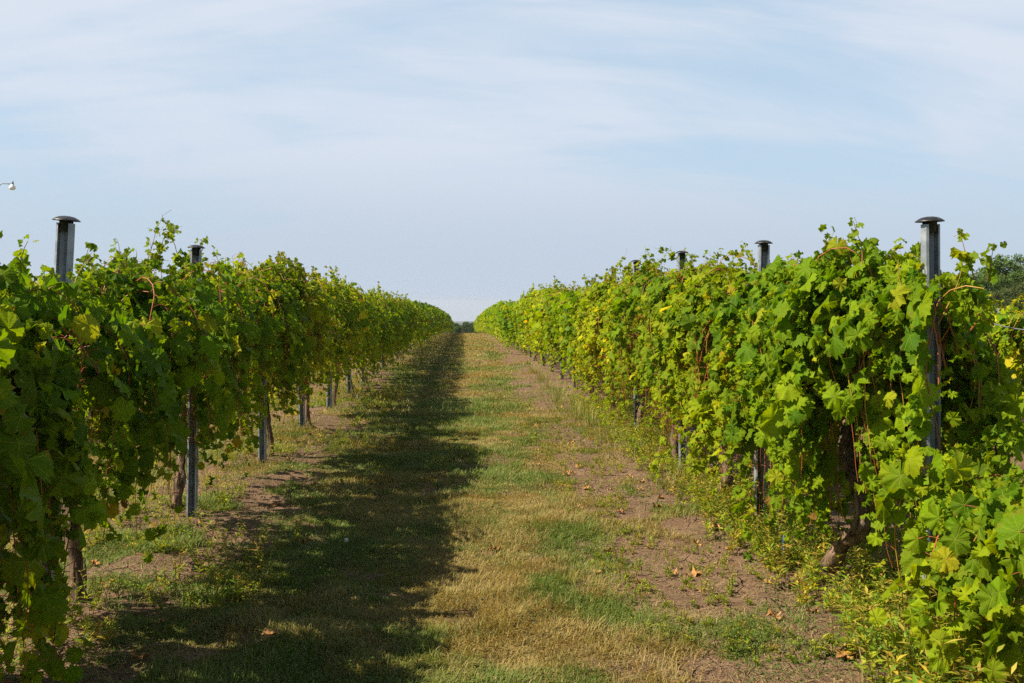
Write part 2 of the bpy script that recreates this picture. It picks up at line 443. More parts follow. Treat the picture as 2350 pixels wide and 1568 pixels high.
# ------------------------------------------------------------------ grape leaves
rs = np.random.RandomState
def unit(v): return v / (np.linalg.norm(v, axis=-1, keepdims=True) + 1e-9)
OUT_A = np.radians([0, 12, 27, 40, 52, 66, 82, 96, 110, 130, 150, 165, 176, 180])
OUT_R = np.array([1.0, .93, .80, .80, .90, .84, .70, .70, .76, .70, .60, .46, .20, .05])
def leaf_template(N, seed, crumple=0.5, mid=True, deep=0.40):
    r_ = rs(seed)
    th = (np.arange(N) + 0.0) * 2 * np.pi / N - np.pi
    base = np.interp(np.abs(th), OUT_A, 1 - (1 - OUT_R) * deep)
    if N >= 18:
        tooth = np.where(np.arange(N) % 2 == 0, 1.06, 0.93) * (1 + 0.05 * r_.randn(N))
        base = base * np.where(np.abs(th) > 2.9, 1, tooth)
    V2 = np.stack([np.sin(th) * base, np.cos(th) * base], -1)
    V2[:, 0] *= 0.98
    P = [np.zeros((1, 2))]
    if mid: P.append(V2 * 0.52)
    P.append(V2)
    P = np.concatenate(P)
    x, y = P[:, 0], P[:, 1]
    r = np.hypot(x, y); t = np.arctan2(x, y)
    ph = r_.rand(4) * 6.28
    z = -0.20 * np.abs(x) * r_.uniform(-0.6, 2.6) - r_.uniform(0.05, 0.45) * y * np.abs(y) - 0.22 * r * r * r_.uniform(-0.4, 1.0)
    z += crumple * r ** 1.4 * (0.13 * np.sin(4 * t + ph[0]) + 0.10 * np.sin(7 * t + ph[1]) + 0.06 * np.sin(11 * t + ph[2]))
    z += -0.075 * r * np.cos(t / 0.86 * 2 * np.pi)           # blade puckers between main veins
    if crumple > 1.2:
        x = x * (1 - 0.25 * r * np.abs(np.sin(3 * t + ph[3]))); y = y * (1 - 0.2 * r * np.abs(np.cos(2.5 * t + ph[3])))
    V = np.stack([x, y, z], -1)
    i = np.arange(N); j = (i + 1) % N
    keep = ~((i == N - 1))                                 # open petiolar sinus
    if mid:
        T = np.concatenate([np.stack([np.zeros(N, int), 1 + j, 1 + i], -1)[keep],
                            np.stack([1 + i, 1 + j, 1 + N + j], -1)[keep], np.stack([1 + i, 1 + N + j, 1 + N + i], -1)[keep]])
    else:
        T = np.stack([np.zeros(N, int), 1 + j, 1 + i], -1)[keep]
    # orient all so normal = +z
    a, b, c = V[T[:, 0]], V[T[:, 1]], V[T[:, 2]]
    nz = np.cross(b - a, c - a)[:, 2]
    T[nz < 0] = T[nz < 0][:, ::-1]
    return V, T, np.stack([P[:, 0], P[:, 1], np.full(len(P), seed * 3.7)], -1)
LOD = {
    0: [leaf_template(46, s, cr) for s, cr in ((1, .6), (2, .9), (3, 1.1), (4, 1.3), (5, 1.5), (6, .8), (7, 1.9), (8, 2.3), (9, 2.7))],
    1: [leaf_template(18, s, cr, False) for s, cr in ((1, .6), (2, .9), (3, 1.1), (4, 1.3), (5, 1.5), (6, .8), (7, 1.9), (8, 2.3), (9, 2.7))],
    2: [leaf_template(8, s, cr, False) for s, cr in ((1, .35), (2, .5), (3, .7), (4, .9), (5, 1.0), (6, .45), (7, 1.3), (8, 1.5), (9, 1.6))],
}
def stamp(templates, pos, nrm, tip, size, tid, col):
    """place a template at every row of the arrays; returns V, T, luv, col"""
    nrm = unit(nrm); yv = unit(tip - nrm * np.sum(tip * nrm, -1, keepdims=True)); xv = np.cross(yv, nrm)
    Vs, Ts, Us, Cs = [], [], [], []; off = 0
    for k, (tv, tt, tu) in enumerate(templates):
        s = np.where(tid == k)[0]
        if not len(s): continue
        R = np.stack([xv[s], yv[s], nrm[s]], 1)            # rows are axes
        v = np.einsum('pk,nkc->npc', tv, R) * size[s][:, None, None] + pos[s][:, None, :]
        n, pcount = len(s), len(tv)
        Vs.append(v.reshape(-1, 3))
        Ts.append((tt[None] + (np.arange(n) * pcount)[:, None, None] + off).reshape(-1, 3)); off += n * pcount
        uu = np.tile(tu, (n, 1)); uu[:, 2] += np.repeat((pos[s].sum(1) * 37.3) % 50.0, pcount); Us.append(uu); Cs.append(np.repeat(col[s], pcount, 0))
    return np.concatenate(Vs), np.concatenate(Ts), np.concatenate(Us), np.concatenate(Cs)

G_DEEP = np.array([0.028, 0.085, 0.003]); G_MID = np.array([0.098, 0.205, 0.004]); G_YEL = np.array([0.250, 0.315, 0.006])
G_PALE = np.array([0.38, 0.37, 0.012]); G_GOLD = np.array([0.44, 0.29, 0.012]); G_BRN = np.array([0.22, 0.105, 0.03])
def leaf_colors(n, r, warm=0.5, young=None, big=None):
    t = np.clip(r.beta(1.6, 2.0, n) + (warm - 0.5) * 0.7, 0, 1)[:, None]
    c = np.where(t < 0.5, G_DEEP + (G_MID - G_DEEP) * t * 2, G_MID + (G_YEL - G_MID) * (t - 0.5) * 2)
    if young is not None: c = c + (G_YEL * 1.05 - c) * (young * r.uniform(0.3, 0.9, n))[:, None]
    u = r.rand(n)
    if big is not None: u = np.where(big & (u > .9), .5, u)         # only smaller leaves have browned off
    c = np.where((u < 0.045 * (0.4 + warm))[:, None], G_PALE * r.uniform(.8, 1.1, (n, 1)), c)
    c = np.where((u > 0.993)[:, None], G_GOLD * r.uniform(.7, 1.1, (n, 1)), c)
    c = np.where(((u > 0.980) & (u < 0.985))[:, None], G_BRN * r.uniform(.6, 1.2, (n, 1)), c)
    return c * r.uniform(0.82, 1.18, (n, 1))

def make_tips(mb, seed, n=9, L=2.4, zt=1.84, tall=0.22):
    """thin young shoots standing above the canopy: cane, curled small leaves, tendrils"""
    r = rs(seed); P, N, T, S, K = [], [], [], [], []
    for i in range(n):
        p = np.array([r.uniform(-.28, .28), r.uniform(-L / 2, L / 2), 0.0]); p[2] = zt(p[1]) - .06 + r.uniform(-.06, .03)
        d = unit(np.array([r.uniform(-.5, .5), r.uniform(-.6, .6), 1.1])); pts = [p]
        ln = int(r.uniform(.4, 1.0) * (tall + .10) / .04) + 2
        for k in range(ln):
            d = unit(d + r.uniform(-.22, .22, 3) + np.array([0, 0, -.02 * k])); p = p + d * .04; pts.append(p)
            for _ in range(r.randint(1, 4)):
                P.append(p + r.uniform(-.028, .028, 3)); N.append(r.uniform(-1, 1, 3) + np.array([0, 0, .6])); T.append(r.uniform(-1, 1, 3))
                S.append(r.uniform(.014, .036) * (1.35 - .6 * k / ln)); K.append(r.randint(3, 9))
            if r.rand() < .18:
                e = p + r.uniform(-.07, .07, 3) + np.array([0, 0, .03]); mm = (p + e) / 2 + r.uniform(-.02, .02, 3)
                mb.tube(np.array([p, mm, e]), .0011, 3, (.26, .12, .035), cap=False)
        mb.tube(np.array(pts), np.linspace(.0032, .0012, len(pts)), 4, np.array([.24, .10, .035]) * r.uniform(.7, 1.3), cap=False)
    n = len(P); col = leaf_colors(n, r, .75, np.full(n, .8))
    return stamp(LOD[1], np.array(P), np.array(N), np.array(T), np.array(S), np.array(K), col)

def make_vine(seed, lod=0, nsh=80, ls=0.078, L=2.5, ztop=1.86, zlo=0.55, half=0.50, warm=0.5, small=1.3, peak=0.0, wild=0.0, ntips=10, tall=.17, zcord=1.30, dips=(), taper=0, xcap=None, gap=.12, window=None):
    """shoots rise from the cordon wire, arch over and hang in a curtain on both sides"""
    r = rs(seed)
    P, N, T, S, C, K = [], [], [], [], [], []
    canes = MB(); pets = []
    lump_a, lump_b = r.rand(2) * 6.28
    def top_at(y):
        lm = 0.5 + 0.5 * math.sin(y * 2.6 + lump_a) * math.sin(y * 5.1 + lump_b)
        return ztop - 0.20 + 0.14 * lm + peak * math.exp(-(y / 0.6) ** 2) - sum(dp_ * math.exp(-((y - yd) / .34) ** 2) for yd, dp_ in dips)
    step = 0.07 if lod == 0 else (0.085 if lod == 1 else 0.11)
    tips = []
    for i in range(nsh):
        y0 = r.uniform(-L / 2, L / 2)
        side = 1 if i % 2 else -1
        lum = 0.5 + 0.5 * math.sin(y0 * 2.6 + lump_a) * math.sin(y0 * 5.1 + lump_b)
        top = top_at(y0) + r.uniform(-.10, .03)
        low = zlo + 0.55 * (float(fbm(np.array(y0 * 1.7 + seed * 5.3), np.array(side * 3.1), 401, 2)) - .5) + r.uniform(-0.10, 0.26) - (r.uniform(.2, .45) if r.rand() < 0.09 else 0) - 0.12 * wild * r.rand()
        low = max(low + gap * math.exp(-(y0 / .38) ** 2), .16)
        hw = half * (0.55 + 0.55 * lum) * r.uniform(0.15, 1.08) * (min(1, max(.25, (y0 + L / 2) / taper)) if taper else 1)
        up = r.rand() < 0.13
        p = np.array([r.uniform(-.08, .08), y0, zcord + r.uniform(-.1, .15)])
        d = unit(np.array([side * r.uniform(.1, .6), r.uniform(-.5, .5), r.uniform(.5, 1.2)]))
        phase = 0; pts = [p.copy()]
        Lmax = r.uniform(1.25, 2.5) if not up else r.uniform(0.6, 0.85)
        trav = 0; yaw = r.uniform(-.25, .25)
        while trav < Lmax:
            if up:
                d = unit(d + np.array([r.uniform(-.2, .2), r.uniform(-.25, .25), 0.25 if p[2] < top + 0.02 else -0.35]))
            else:
                if p[2] > top - 0.24: phase = 1
                tx = side * hw
                if phase == 0: acc = np.array([(tx - p[0]) * 0.25, yaw * 0.3, 0.25])
                else: acc = np.array([(tx - p[0]) * 0.9, yaw * 0.3, -0.50])
                d = unit(d + acc + r.uniform(-.18, .18, 3))
            p = p + d * step; trav += step
            if abs(p[1]) > L / 2 + 0.12: p[1] = math.copysign(L / 2 + 0.12, p[1])
            pts.append(p.copy())
            if p[2] < low or (up and p[2] > top): break
        pts = np.array(pts); n = len(pts)
        tips.append(pts[-1])
        if lod < 2:
            tt = np.linspace(0, 1, n)
            cc = np.array([.26, .080, .025]) * r.uniform(.7, 1.4) if r.rand() < .65 else np.array([.34, .19, .03]) * r.uniform(.7, 1.2)
            keep_ = len(pts) if not xcap else int(np.argmax(np.append(pts[:, 0] > xcap + .05 + .55 * (pts[:, 1] + L / 2) + .6 * np.maximum(0, 1.4 - pts[:, 2]), True)))
            if keep_ > 2: canes.tube(pts[:keep_], (0.0042 - 0.0026 * tt)[:keep_], 4, cc, cap=False)
        # leaves along the shoot
        for k in range(1, n):
            f = k / n
            if r.rand() < 0.06: continue
            o = np.array([side * r.uniform(.3, 1.0) if not up else r.uniform(-1, 1), r.uniform(-.6, .6), r.uniform(-.1, .5)])
            plen = r.uniform(.03, .085)
            po = unit(o) * plen
            pos = pts[k] + po
            sz = ls * r.uniform(.6, 1.2) * (1.0 if f < .7 else 1.0 - 0.75 * (f - .7) / .3)
            upw = 0.35 + 1.1 * sstep(1.45, 1.9, pos[2])
            nn = np.array([side * r.uniform(.05, 1.1), r.uniform(-1.0, .8), upw * r.uniform(.2, 2.2)])
            tp = np.array([side * r.uniform(0, .9), r.uniform(-.8, .8), -r.uniform(.1, 1.1)])
            P.append(pos); N.append(nn); T.append(tp); S.append(sz); K.append(r.randint(0, 6)); C.append(f)
            if lod == 0 and not xcap: pets.append((pts[k], pos))
            m_ = small if lod == 0 else small * 0.8
            for _ in range(int(m_ + r.rand())):
                q_ = pts[k] + np.array([side * r.uniform(-.10, .12), r.uniform(-.09, .09), r.uniform(-.09, .09)])
                P.append(q_); N.append(np.array([side * r.uniform(.1, 1.), r.uniform(-.9, .9), r.uniform(-.2, 1.1)]))
                T.append(r.uniform(-1, 1, 3) + np.array([0, 0, -.3])); S.append(ls * r.uniform(.28, .58)); K.append(r.randint(4, 9)); C.append(1.15 if r.rand() < .6 else .3)
    P = np.array(P); N = np.array(N); T = np.array(T); S = np.array(S); K = np.array(K); C = np.array(C)
    tp_ = np.array([top_at(y) for y in P[:, 1]]) + .07 + r.uniform(-.06, .05, len(P)) - .30 * np.minimum(1, np.abs(P[:, 0]) / .55) ** 2
    ok = P[:, 2] < tp_
    if xcap: ok &= P[:, 0] < xcap + .55 * (P[:, 1] + L / 2) + .6 * np.maximum(0, 1.4 - P[:, 2]) + r.uniform(-.04, .04, len(P))
    if window:                                              # a gap in the leaves that shows the post
        wx, wy = window[:2]
        q1 = (P[:, 0] + wx) / np.maximum(P[:, 1] + wy, .5)
        for qq, hw_, ymax, z0, z1 in window[2]:
            ok &= ~((np.abs(q1 - qq) < hw_ * r.uniform(.5, 1.3, len(P))) & (P[:, 1] + wy < ymax) & (P[:, 2] > z0) & (P[:, 2] < z1))
    hole = fbm(P[:, 1] * 1.9 + seed * 7.7 + (P[:, 0] > 0) * 13, P[:, 2] * 1.9, 611 + seed, 2)
    ok &= ~((hole > .62) & (P[:, 2] < 1.45) & (r.rand(len(P)) < .8))
    P, N, T, S, K, C = P[ok], N[ok], T[ok], S[ok], K[ok], C[ok]
    big = 1.0 if lod < 2 else 1.25
    col = leaf_colors(len(P), r, warm, np.clip(C, 0, 1) ** 2, S > ls * .75 if lod == 0 else None)
    # vine-wide patches of greener / yellower foliage
    pn = fbm(P[:, 1] * 2.3 + seed * 3.1, P[:, 2] * 2.6 + (P[:, 0] > 0) * 9, 201 + seed, 3)[:, None]
    col = col * (0.72 + 0.56 * pn) + (pn > .62) * np.array([.03, .02, 0])
    V, F, U, CC = stamp(LOD[lod], P, N, T, S * big, K, col)
    if ntips:
        tv, tf, tu, tc_ = make_tips(canes, seed + 800, ntips, L, top_at, tall)
        F = np.vstack([F, tf + len(V)]); V = np.vstack([V, tv]); U = np.vstack([U, tu]); CC = np.vstack([CC, tc_])
    mat = M['leaf'] if lod == 0 else M['leaf_plain']
    at = {'lcol': ('FLOAT_COLOR', CC)}
    if lod == 0: at['luv'] = ('FLOAT_VECTOR', U)
    leaf_me = mesh_np('foliage', V, F, mat, at)
    # young tips poking out of the top, with tendrils
    if lod < 2 or ntips:
        for a, b in pets:
            canes.tube(np.array([a, (a + b) / 2 + np.array([0, 0, .008]), b]), 0.0016, 3, np.array([.30, .085, .035]) * r.uniform(.6, 1.3), cap=False)
        shoot_me = canes.mesh('shoots', M['cane'], True, 'lcol')
    else: shoot_me = None
    return leaf_me, shoot_me

def make_trunk(seed, path=None, r0=0.042, k=12):
    r = rs(seed)
    if path is None:
        ph = r.rand(4) * 6.28
        z = np.linspace(-0.05, 1.3, 22)
        x = 0.05 * np.sin(z * 2.6 + ph[0]) * r.uniform(.3, 1.3) + 0.015 * np.sin(z * 9 + ph[1]); y = 0.06 * np.sin(z * 2.1 + ph[2]) + .02 * np.sin(z * 8 + ph[3])
        x = x - x[1]; y = y - y[1]
        P = np.stack([x, y, z], -1)
    else:
        path = np.array(path, float)
        s = np.concatenate([[0], np.cumsum(np.linalg.norm(np.diff(path, axis=0), axis=1))])
        u = np.linspace(0, s[-1], 34)
        P = np.stack([np.interp(u, s, path[:, i]) for i in range(3)], -1)
        for _ in range(3): P[1:-1] = (P[:-2] + 2 * P[1:-1] + P[2:]) / 4
        P += (r.rand(*P.shape) - .5) * .012
    n = len(P)
    rad_ = r0 * (1 + 0.35 * np.exp(-np.linspace(0, 9, n))) * (1 - 0.25 * np.linspace(0, 1, n)) * (1 + .16 * np.sin(np.linspace(0, 19, n) + r.rand() * 6) + .08 * r.randn(n))
    th = np.arange(k)
    b = 1 + 0.13 * r.randn(1, k) + 0.10 * r.randn(n, k)
    mb = MB(); mb.tube(P, rad_, k, None, True, b)
    # shaggy strips of peeling bark
    for _ in range(26):
        i = r.randint(1, n - 5); a = r.rand() * 6.28; ln = r.randint(2, 4)
        seg = P[i:i + ln + 1] + np.array([math.cos(a), math.sin(a), 0]) * (rad_[i] * r.uniform(1.0, 1.18))
        mb.tube(seg, rad_[i] * .10, 3, None, False)
    return mb.mesh('trunk', M['bark'], True), P[-1]
def make_arm(seed, end, sgn, L=1.25):
    r = rs(seed); n = 12; t = np.linspace(0, 1, n)
    P = np.stack([end[0] * (1 - t) + .02 * np.sin(t * 7 + r.rand() * 6), end[1] + sgn * L * t, end[2] * (1 - t) + 1.36 * t + .06 * np.sin(t * 3.1)], -1)
    mb = MB(); mb.tube(P, 0.024 - .010 * t, 8, None, True, 1 + .10 * r.randn(n, 8)); return mb.mesh('arm', M['bark'], True)

# ------------------------------------------------------------------ trellis posts
def make_channel(H, seed=0):
    """open steel channel, lips turned in, hook slots along both edges"""
    w, dp, t = 0.036, 0.050, 0.0035
    o = [(-w + .011, -.004), (-w, 0), (-w, dp * .72), (-w + .016, dp), (-.006, dp), (0, dp - .010), (.006, dp), (w - .016, dp), (w, dp * .72), (w, 0), (w - .011, -.004)]
    o = np.array(o)
    # inner offset
    d = np.gradient(o, axis=0); nn = np.stack([-d[:, 1], d[:, 0]], -1); nn = nn / np.linalg.norm(nn, axis=1, keepdims=True)
    inn = o + nn * t if np.dot(nn[2], [1, 0]) > 0 else o - nn * t
    loop = np.vstack([o, inn[::-1]]); k = len(loop)
    zs = np.array([-0.35, H])
    V = np.concatenate([np.column_stack([loop, np.full(k, z)]) for z in zs])
    T = []
    for j in range(k):
        j2 = (j + 1) % k; T += [(j, j2, k + j2), (j, k + j2, k + j)]
    half = len(o)
    for j in range(half - 1):                             # top end strip
        a, b, c, e = j, j + 1, k - 2 - j, k - 1 - j
        T += [(k + a, k + b, k + c), (k + a, k + c, k + e)]
    mb = MB(); mb.add(V, T)
    for z in np.arange(0.25, H - 0.08, 0.155):            # bent hook tabs
        for sx in (-1, 1):
            x0 = sx * (w + .0005); x1 = sx * (w + .0055)
            mb.box((min(x0, x1), .006, z), (max(x0, x1), .016, z + .018))
    return mb.mesh('channel', M['steel'], False)
def make_cap():
    mb = MB()
    mb.lathe([(0.0, .022), (.018, .0212), (.034, .0180), (.048, .0115), (.057, .0052), (.062, .0008), (.0615, -.0008), (.055, .0012), (.040, .005), (.031, .006), (.029, -.045), (.025, -.047), (.0, -.047)], 28)
    me = mb.mesh('cap', M['plastic'], True); return me
CH = {}
CAPM = make_cap()
def post(x, y, H, label, group, cap=True, lean=(0, 0), rz=0, steelscale=1.0):
    key = round(H, 2)
    if key not in CH: CH[key] = make_channel(H)
    t = tag(link('trellis_post', None, None, (x, y, float(ground_z(np.array(x), np.array(y)))), (rad(lean[1]), rad(lean[0]), rad(rz))), label, 'post', group)
    t.empty_display_size = .2
    link('channel', CH[key], t)
    if cap: link('cap', CAPM, t, (0, .022, H + .012))
    return t

ordw = ['first', 'second', 'third', 'fourth', 'fifth', 'sixth', 'seventh', 'eighth', 'ninth', 'tenth', 'eleventh', 'twelfth']
RND = rs(5)
left_y = [4.70, 7.15, 9.60, 12.2]
while left_y[-1] < 121: left_y.append(left_y[-1] + 2.45)
right_y = [4.26, 6.72, 9.02, 11.4, 13.6, 15.85, 18.25]
while right_y[-1] < 121: right_y.append(right_y[-1] + 2.42)
def sky_z(px, py, Y): return at_y(px, py, Y).z
L_TOP = {0: sky_z(150, 506, 4.70), 1: sky_z(453, 566, 7.15), 2: 1.70, 3: sky_z(704, 606, 12.2)}
R_TOP = {0: sky_z(2140, 492, 4.28), 1: sky_z(1750, 555, 6.72), 2: sky_z(1580, 578, 9.02), 3: sky_z(1472, 598, 11.4), 4: sky_z(1408, 617, 13.6), 5: sky_z(1359, 634, 15.85)}
LLAB = ['leaning steel post with black mushroom cap at the left edge, nearest in its row',
        'second steel post of the left row, cap just clearing leaves, foot on brown soil',
        'low steel post of the left row without a visible cap, weeds around its foot',
        'steel post of the left row beside thin dark trunk, small cap above yellow leaves']
RLAB = ['tall steel post with broad black cap, nearest in the right row, half covered by leaves',
        'second capped steel post of the right row, clear above the leaves, foot in weeds',
        'third capped steel post of the right row, its top standing well above the leaves',
        'fourth post of the right row, small cap barely above the leaves',
        'fifth post of the right row, tiny black cap, foot visible beside a grey trunk',
        'sixth post of the right row, bare pale top with no cap']
for i, y in enumerate(left_y):
    PX = ROW_L; top = L_TOP.get(i, gzf(y) + RND.uniform(1.62, 1.84)); H = round(top - float(ground_z(np.array(PX), np.array(y))) - (.02 if i else .01), 2)
    if i > 3: H = round(round(H / .05) * .05, 2)
    lab = LLAB[i] if i < 4 else ('%s steel post of the left row, pale foot showing below the leaves' % ordw[i] if i < 8 else 'far steel post half hidden in the leaves of the left row')
    post(ROW_L + (RND.uniform(-.04, .04) if i > 1 else (-.02 if i == 0 else 0)), y, H, lab, 'trellis posts of the left row', cap=(i != 2), lean=((4.0, 0) if i == 0 else (1.6, 0) if i == 1 else (RND.uniform(-1, 1), 0)), rz=RND.uniform(-8, 8) + (-14 if i == 0 else 0))
for i, y in enumerate(right_y):
    PX = ROW_R; top = R_TOP.get(i, gzf(y) + RND.uniform(1.66, 1.86)); H = round(top - float(ground_z(np.array(PX), np.array(y))) - (.02 if i else .05), 2)
    if i > 5: H = round(round(H / .05) * .05, 2)
    lab = RLAB[i] if i < 6 else ('%s steel post of the right row, only its foot showing below the leaves' % ordw[i] if i < 9 else 'far steel post half hidden in the leaves of the right row')
    post(ROW_R + (RND.uniform(-.04, .04) if i > 1 else (.045 if i == 0 else 0)), y, H, lab, 'trellis posts of the right row', cap=(i != 5), lean=((-1.4, 0) if i == 0 else (RND.uniform(-.8, .8), 0)), rz=RND.uniform(-8, 8) + (12 if i == 0 else 0))

# ------------------------------------------------------------------ vines
def put_vine(x, y, leaf, shoot, trunk, arms, label, group, flip=False, sz=1.0, sx=1.0, loc_dz=0.0):
    t = tag(link('grapevine', None, None, (x, y, float(gz(max(y, 0))) + .03)), label, 'grapevine', group)
    rz = math.pi if flip else 0
    o = link('foliage', leaf, t, (0, 0, loc_dz), (0, 0, rz)); o.scale = (sx, 1, sz)
    if shoot: o2 = link('shoots', shoot, t, (0, 0, loc_dz), (0, 0, rz)); o2.scale = (sx, 1, sz)
    if trunk: link('trunk', trunk, t)
    for a in arms or []: link('arm', a, t)
    return t
def full(seed, path=None, r0=.042, reach=1.25, **k):
    leaf, sh = make_vine(seed, **k)
    tr, end = make_trunk(seed + 500, path, r0)
    arms = [make_arm(seed + 600, end, 1), make_arm(seed + 700, end, -1, reach)]
    return leaf, sh, tr, arms

# left row : vine i stands beside post i, near ones unique
lvy = [-2.2, 0.2, 2.65] + [y + .42 for y in left_y]
LV = ['shaded grapevine with big dark leaves at the lower left corner, nearer than the first post',
      'grapevine with shaggy brown trunk beside the leaning first post of the left row',
      'grapevine beside the second left post with low hanging shoots over bare soil',
      'dark green mounded grapevine between the second and fourth left posts, highest of its row',
      'yellow topped grapevine with thin bent trunk at the fourth post of the left row']
kinds_l = {}
def rel(pix, X, x0, y0):
    r_ = []
    for px, py, dx in pix:
        p = at_x(px, py, X + dx); r_.append((p.x - x0, p.y - y0, p.z))
    return r_
tl1 = rel([(176, 1400, -.04), (174, 1300, -.04), (166, 1200, -.04), (162, 1100, -.04)], ROW_L, ROW_L, 5.12)
tl2 = rel([(406, 1172, -.12), (409, 1110, -.12), (420, 1045, -.12)], ROW_L, ROW_L, 7.57)
kinds_l[2] = full(11, nsh=130, ls=.082, ztop=1.76, zlo=.24, half=.54, warm=.30, wild=1, ntips=5, tall=.04)
kinds_l[3] = full(12, nsh=104, ls=.074, ztop=1.86, zlo=.72, half=.50, warm=.50, path=tl1 + [(tl1[-1][0], tl1[-1][1], 1.3)], r0=.038, ntips=12, tall=.06, dips=((-.45, .10),), window=(ROW_L, 5.12, ((-.2713, .011, 7.1, .2, 1.12), (-.405, .016, 4.75, .2, .62))))
kinds_l[4] = full(13, nsh=100, ls=.066, ztop=1.95, zlo=.68, half=.46, warm=.56, wild=1, path=tl2 + [(tl2[-1][0], tl2[-1][1], 1.3)], r0=.032, ntips=14, dips=((-.42, .06),), window=(ROW_L, 7.57, ((-.2713, .011, 7.2, .2, .98),)))
kinds_l[5] = full(14, nsh=108, ls=.064, ztop=2.05, zlo=.66, half=.46, warm=.22, peak=.05, r0=.028, ntips=4, tall=.05, dips=((1.15, .28),))
kinds_l[6] = full(15, nsh=100, ls=.060, ztop=2.0, zlo=.60, half=.48, warm=.74, r0=.026, ntips=14, dips=((-.42, .42),))
mid_kinds = [make_vine(40 + i, 1, nsh=96, ls=.064, ztop=1.94 + .04 * (i % 3), zlo=.44 + .07 * (i % 3), half=.52, warm=.55 + .1 * (i % 3 - 1), small=1.6, wild=1) for i in range(5)]
mid_trunks = [make_trunk(60 + i, None, .024) for i in range(5)]
mid_arms = [[make_arm(70 + i, mid_trunks[i][1], 1), make_arm(80 + i, mid_trunks[i][1], -1)] for i in range(5)]
far_kinds = [make_vine(90 + i, 2, nsh=80, ls=.070, ztop=1.92 + .03 * (i % 3), zlo=.36, half=.56, warm=.6, small=1.7, ntips=0) for i in range(4)]
def repeat_vine(i, x, y, side):
    r = rs(1000 + i * 7 + (side == 'right') * 333)
    k = r.randint(0, 5)
    near = y < 32
    far_part = 'grapevine of the %s row in the middle distance, one of its unbroken hedge' % side if near else 'far grapevine in the hedge of the %s row near the crest' % side
    g = 'grapevines of the %s row' % side
    if near:
        leaf, sh = mid_kinds[k]
        put_vine(x, y, leaf, sh, mid_trunks[k][0], mid_arms[k], far_part, g, r.rand() < .5, r.uniform(.91, 1.06), r.uniform(.85, 1.1))
    else:
        put_vine(x, y, far_kinds[k % 4][0], None, mid_trunks[k][0], None, far_part, g, r.rand() < .5, r.uniform(.91, 1.06), r.uniform(.9, 1.15))
for i, y in enumerate(lvy):
    if i < 2:
        leaf, sh = mid_kinds[i]
        put_vine(ROW_L, y, leaf, sh, mid_trunks[i][0], None, 'grapevine of the left row standing beside the camera', 'grapevines of the left row', i == 1)
    elif i < 7:
        a = kinds_l[i]; put_vine(ROW_L, y, *a, LV[i - 2], 'grapevines of the left row')
    else: repeat_vine(i, ROW_L, y, 'left')
# right row; trunks of the near ones follow the photograph
rvy = [2.0] + [y - .1 for y in right_y]
RV = ['sunlit grapevine with large yellow green leaves filling the lower right corner',
      'large leaved grapevine with gnarled leaning trunk beside the tall first right post',
      'grapevine with curved grey trunk standing in weeds by the second post of the right row',
      'small leaved grapevine between the second and third capped posts of the right row',
      'small leaved grapevine by the fourth right post with long shoots above its top',
      'grapevine with slim grey trunk on the path side of the fifth right post']
kinds_r = {}
kinds_r[0] = full(21, nsh=84, ls=.074, L=1.75, ztop=1.16, zlo=.40, half=.38, warm=.60, wild=1, small=2.4, ntips=3, tall=.04, zcord=.70, reach=.5, path=[(0, 0, -.05), (.03, .02, .3), (0, .05, .75)])
tp1 = rel([(1905, 1312, -.12), (1930, 1265, -.1), (1985, 1225, -.04), (1975, 1150, -.05), (1940, 1050, -.05), (1950, 960, -.02), (1958, 900, 0)], ROW_R, ROW_R, 5.1)
kinds_r[1] = full(22, nsh=126, ls=.078, L=2.15, taper=.7, xcap=.10, gap=.35, ztop=1.92, zlo=.42, half=.44, warm=.70, small=2.4, wild=1, path=tp1 + [(tp1[-1][0], tp1[-1][1], 1.3)], r0=.040, ntips=9, tall=.08, reach=.45, dips=((-.85, .16),), window=(ROW_R, 5.1, ((.4895, .018, 4.32, 1.27, 1.62), (.392, .024, 5.2, .2, 1.05), (.3036, .012, 6.7, .2, .80))))
tp2 = rel([(1652, 1148, -.06), (1672, 1100, -.04), (1668, 1040, -.03), (1662, 990, -.02), (1690, 920, 0)], ROW_R, ROW_R, 7.25)
kinds_r[2] = full(23, nsh=112, ls=.070, ztop=1.96, zlo=.50, gap=.4, half=.44, warm=.70, small=2.3, path=tp2 + [(tp2[-1][0], tp2[-1][1], 1.3)], r0=.038, ntips=12, dips=((-.75, .26),), window=(ROW_R, 7.25, ((.3036, .013, 6.75, .15, .72), (.280, .016, 7.4, .2, .92))))
kinds_r[3] = full(24, nsh=112, ls=.060, ztop=1.98, zlo=.48, half=.48, warm=.76, small=2.4, ntips=12, dips=((-.25, .40),), window=(ROW_R, 9.25, ((.226, .010, 9.1, .15, .62), (.20, .014, 9.6, .2, .7))))
kinds_r[4] = full(25, nsh=106, ls=.058, ztop=1.97, zlo=.48, half=.48, warm=.82, small=2.3, r0=.026, ntips=16, tall=.3, dips=((.1, .24),))
tp5 = rel([(1412, 968, -.3), (1420, 930, -.28), (1428, 890, -.2)], ROW_R, ROW_R, 13.3)
kinds_r[5] = full(26, nsh=104, ls=.058, ztop=1.95, zlo=.42, half=.48, warm=.82, small=2.3, ntips=14, dips=((.1, .24),))
ry = {0: 2.78, 1: 5.1, 2: 7.25, 3: 9.25, 4: 11.4, 5: 13.5}
for i, y in enumerate(rvy):
    if i < 6: put_vine(ROW_R, ry[i], *(kinds_r[i] if i else kinds_r[0][:3] + ([],)), RV[i], 'grapevines of the right row')
    else: repeat_vine(i, ROW_R, y, 'right')
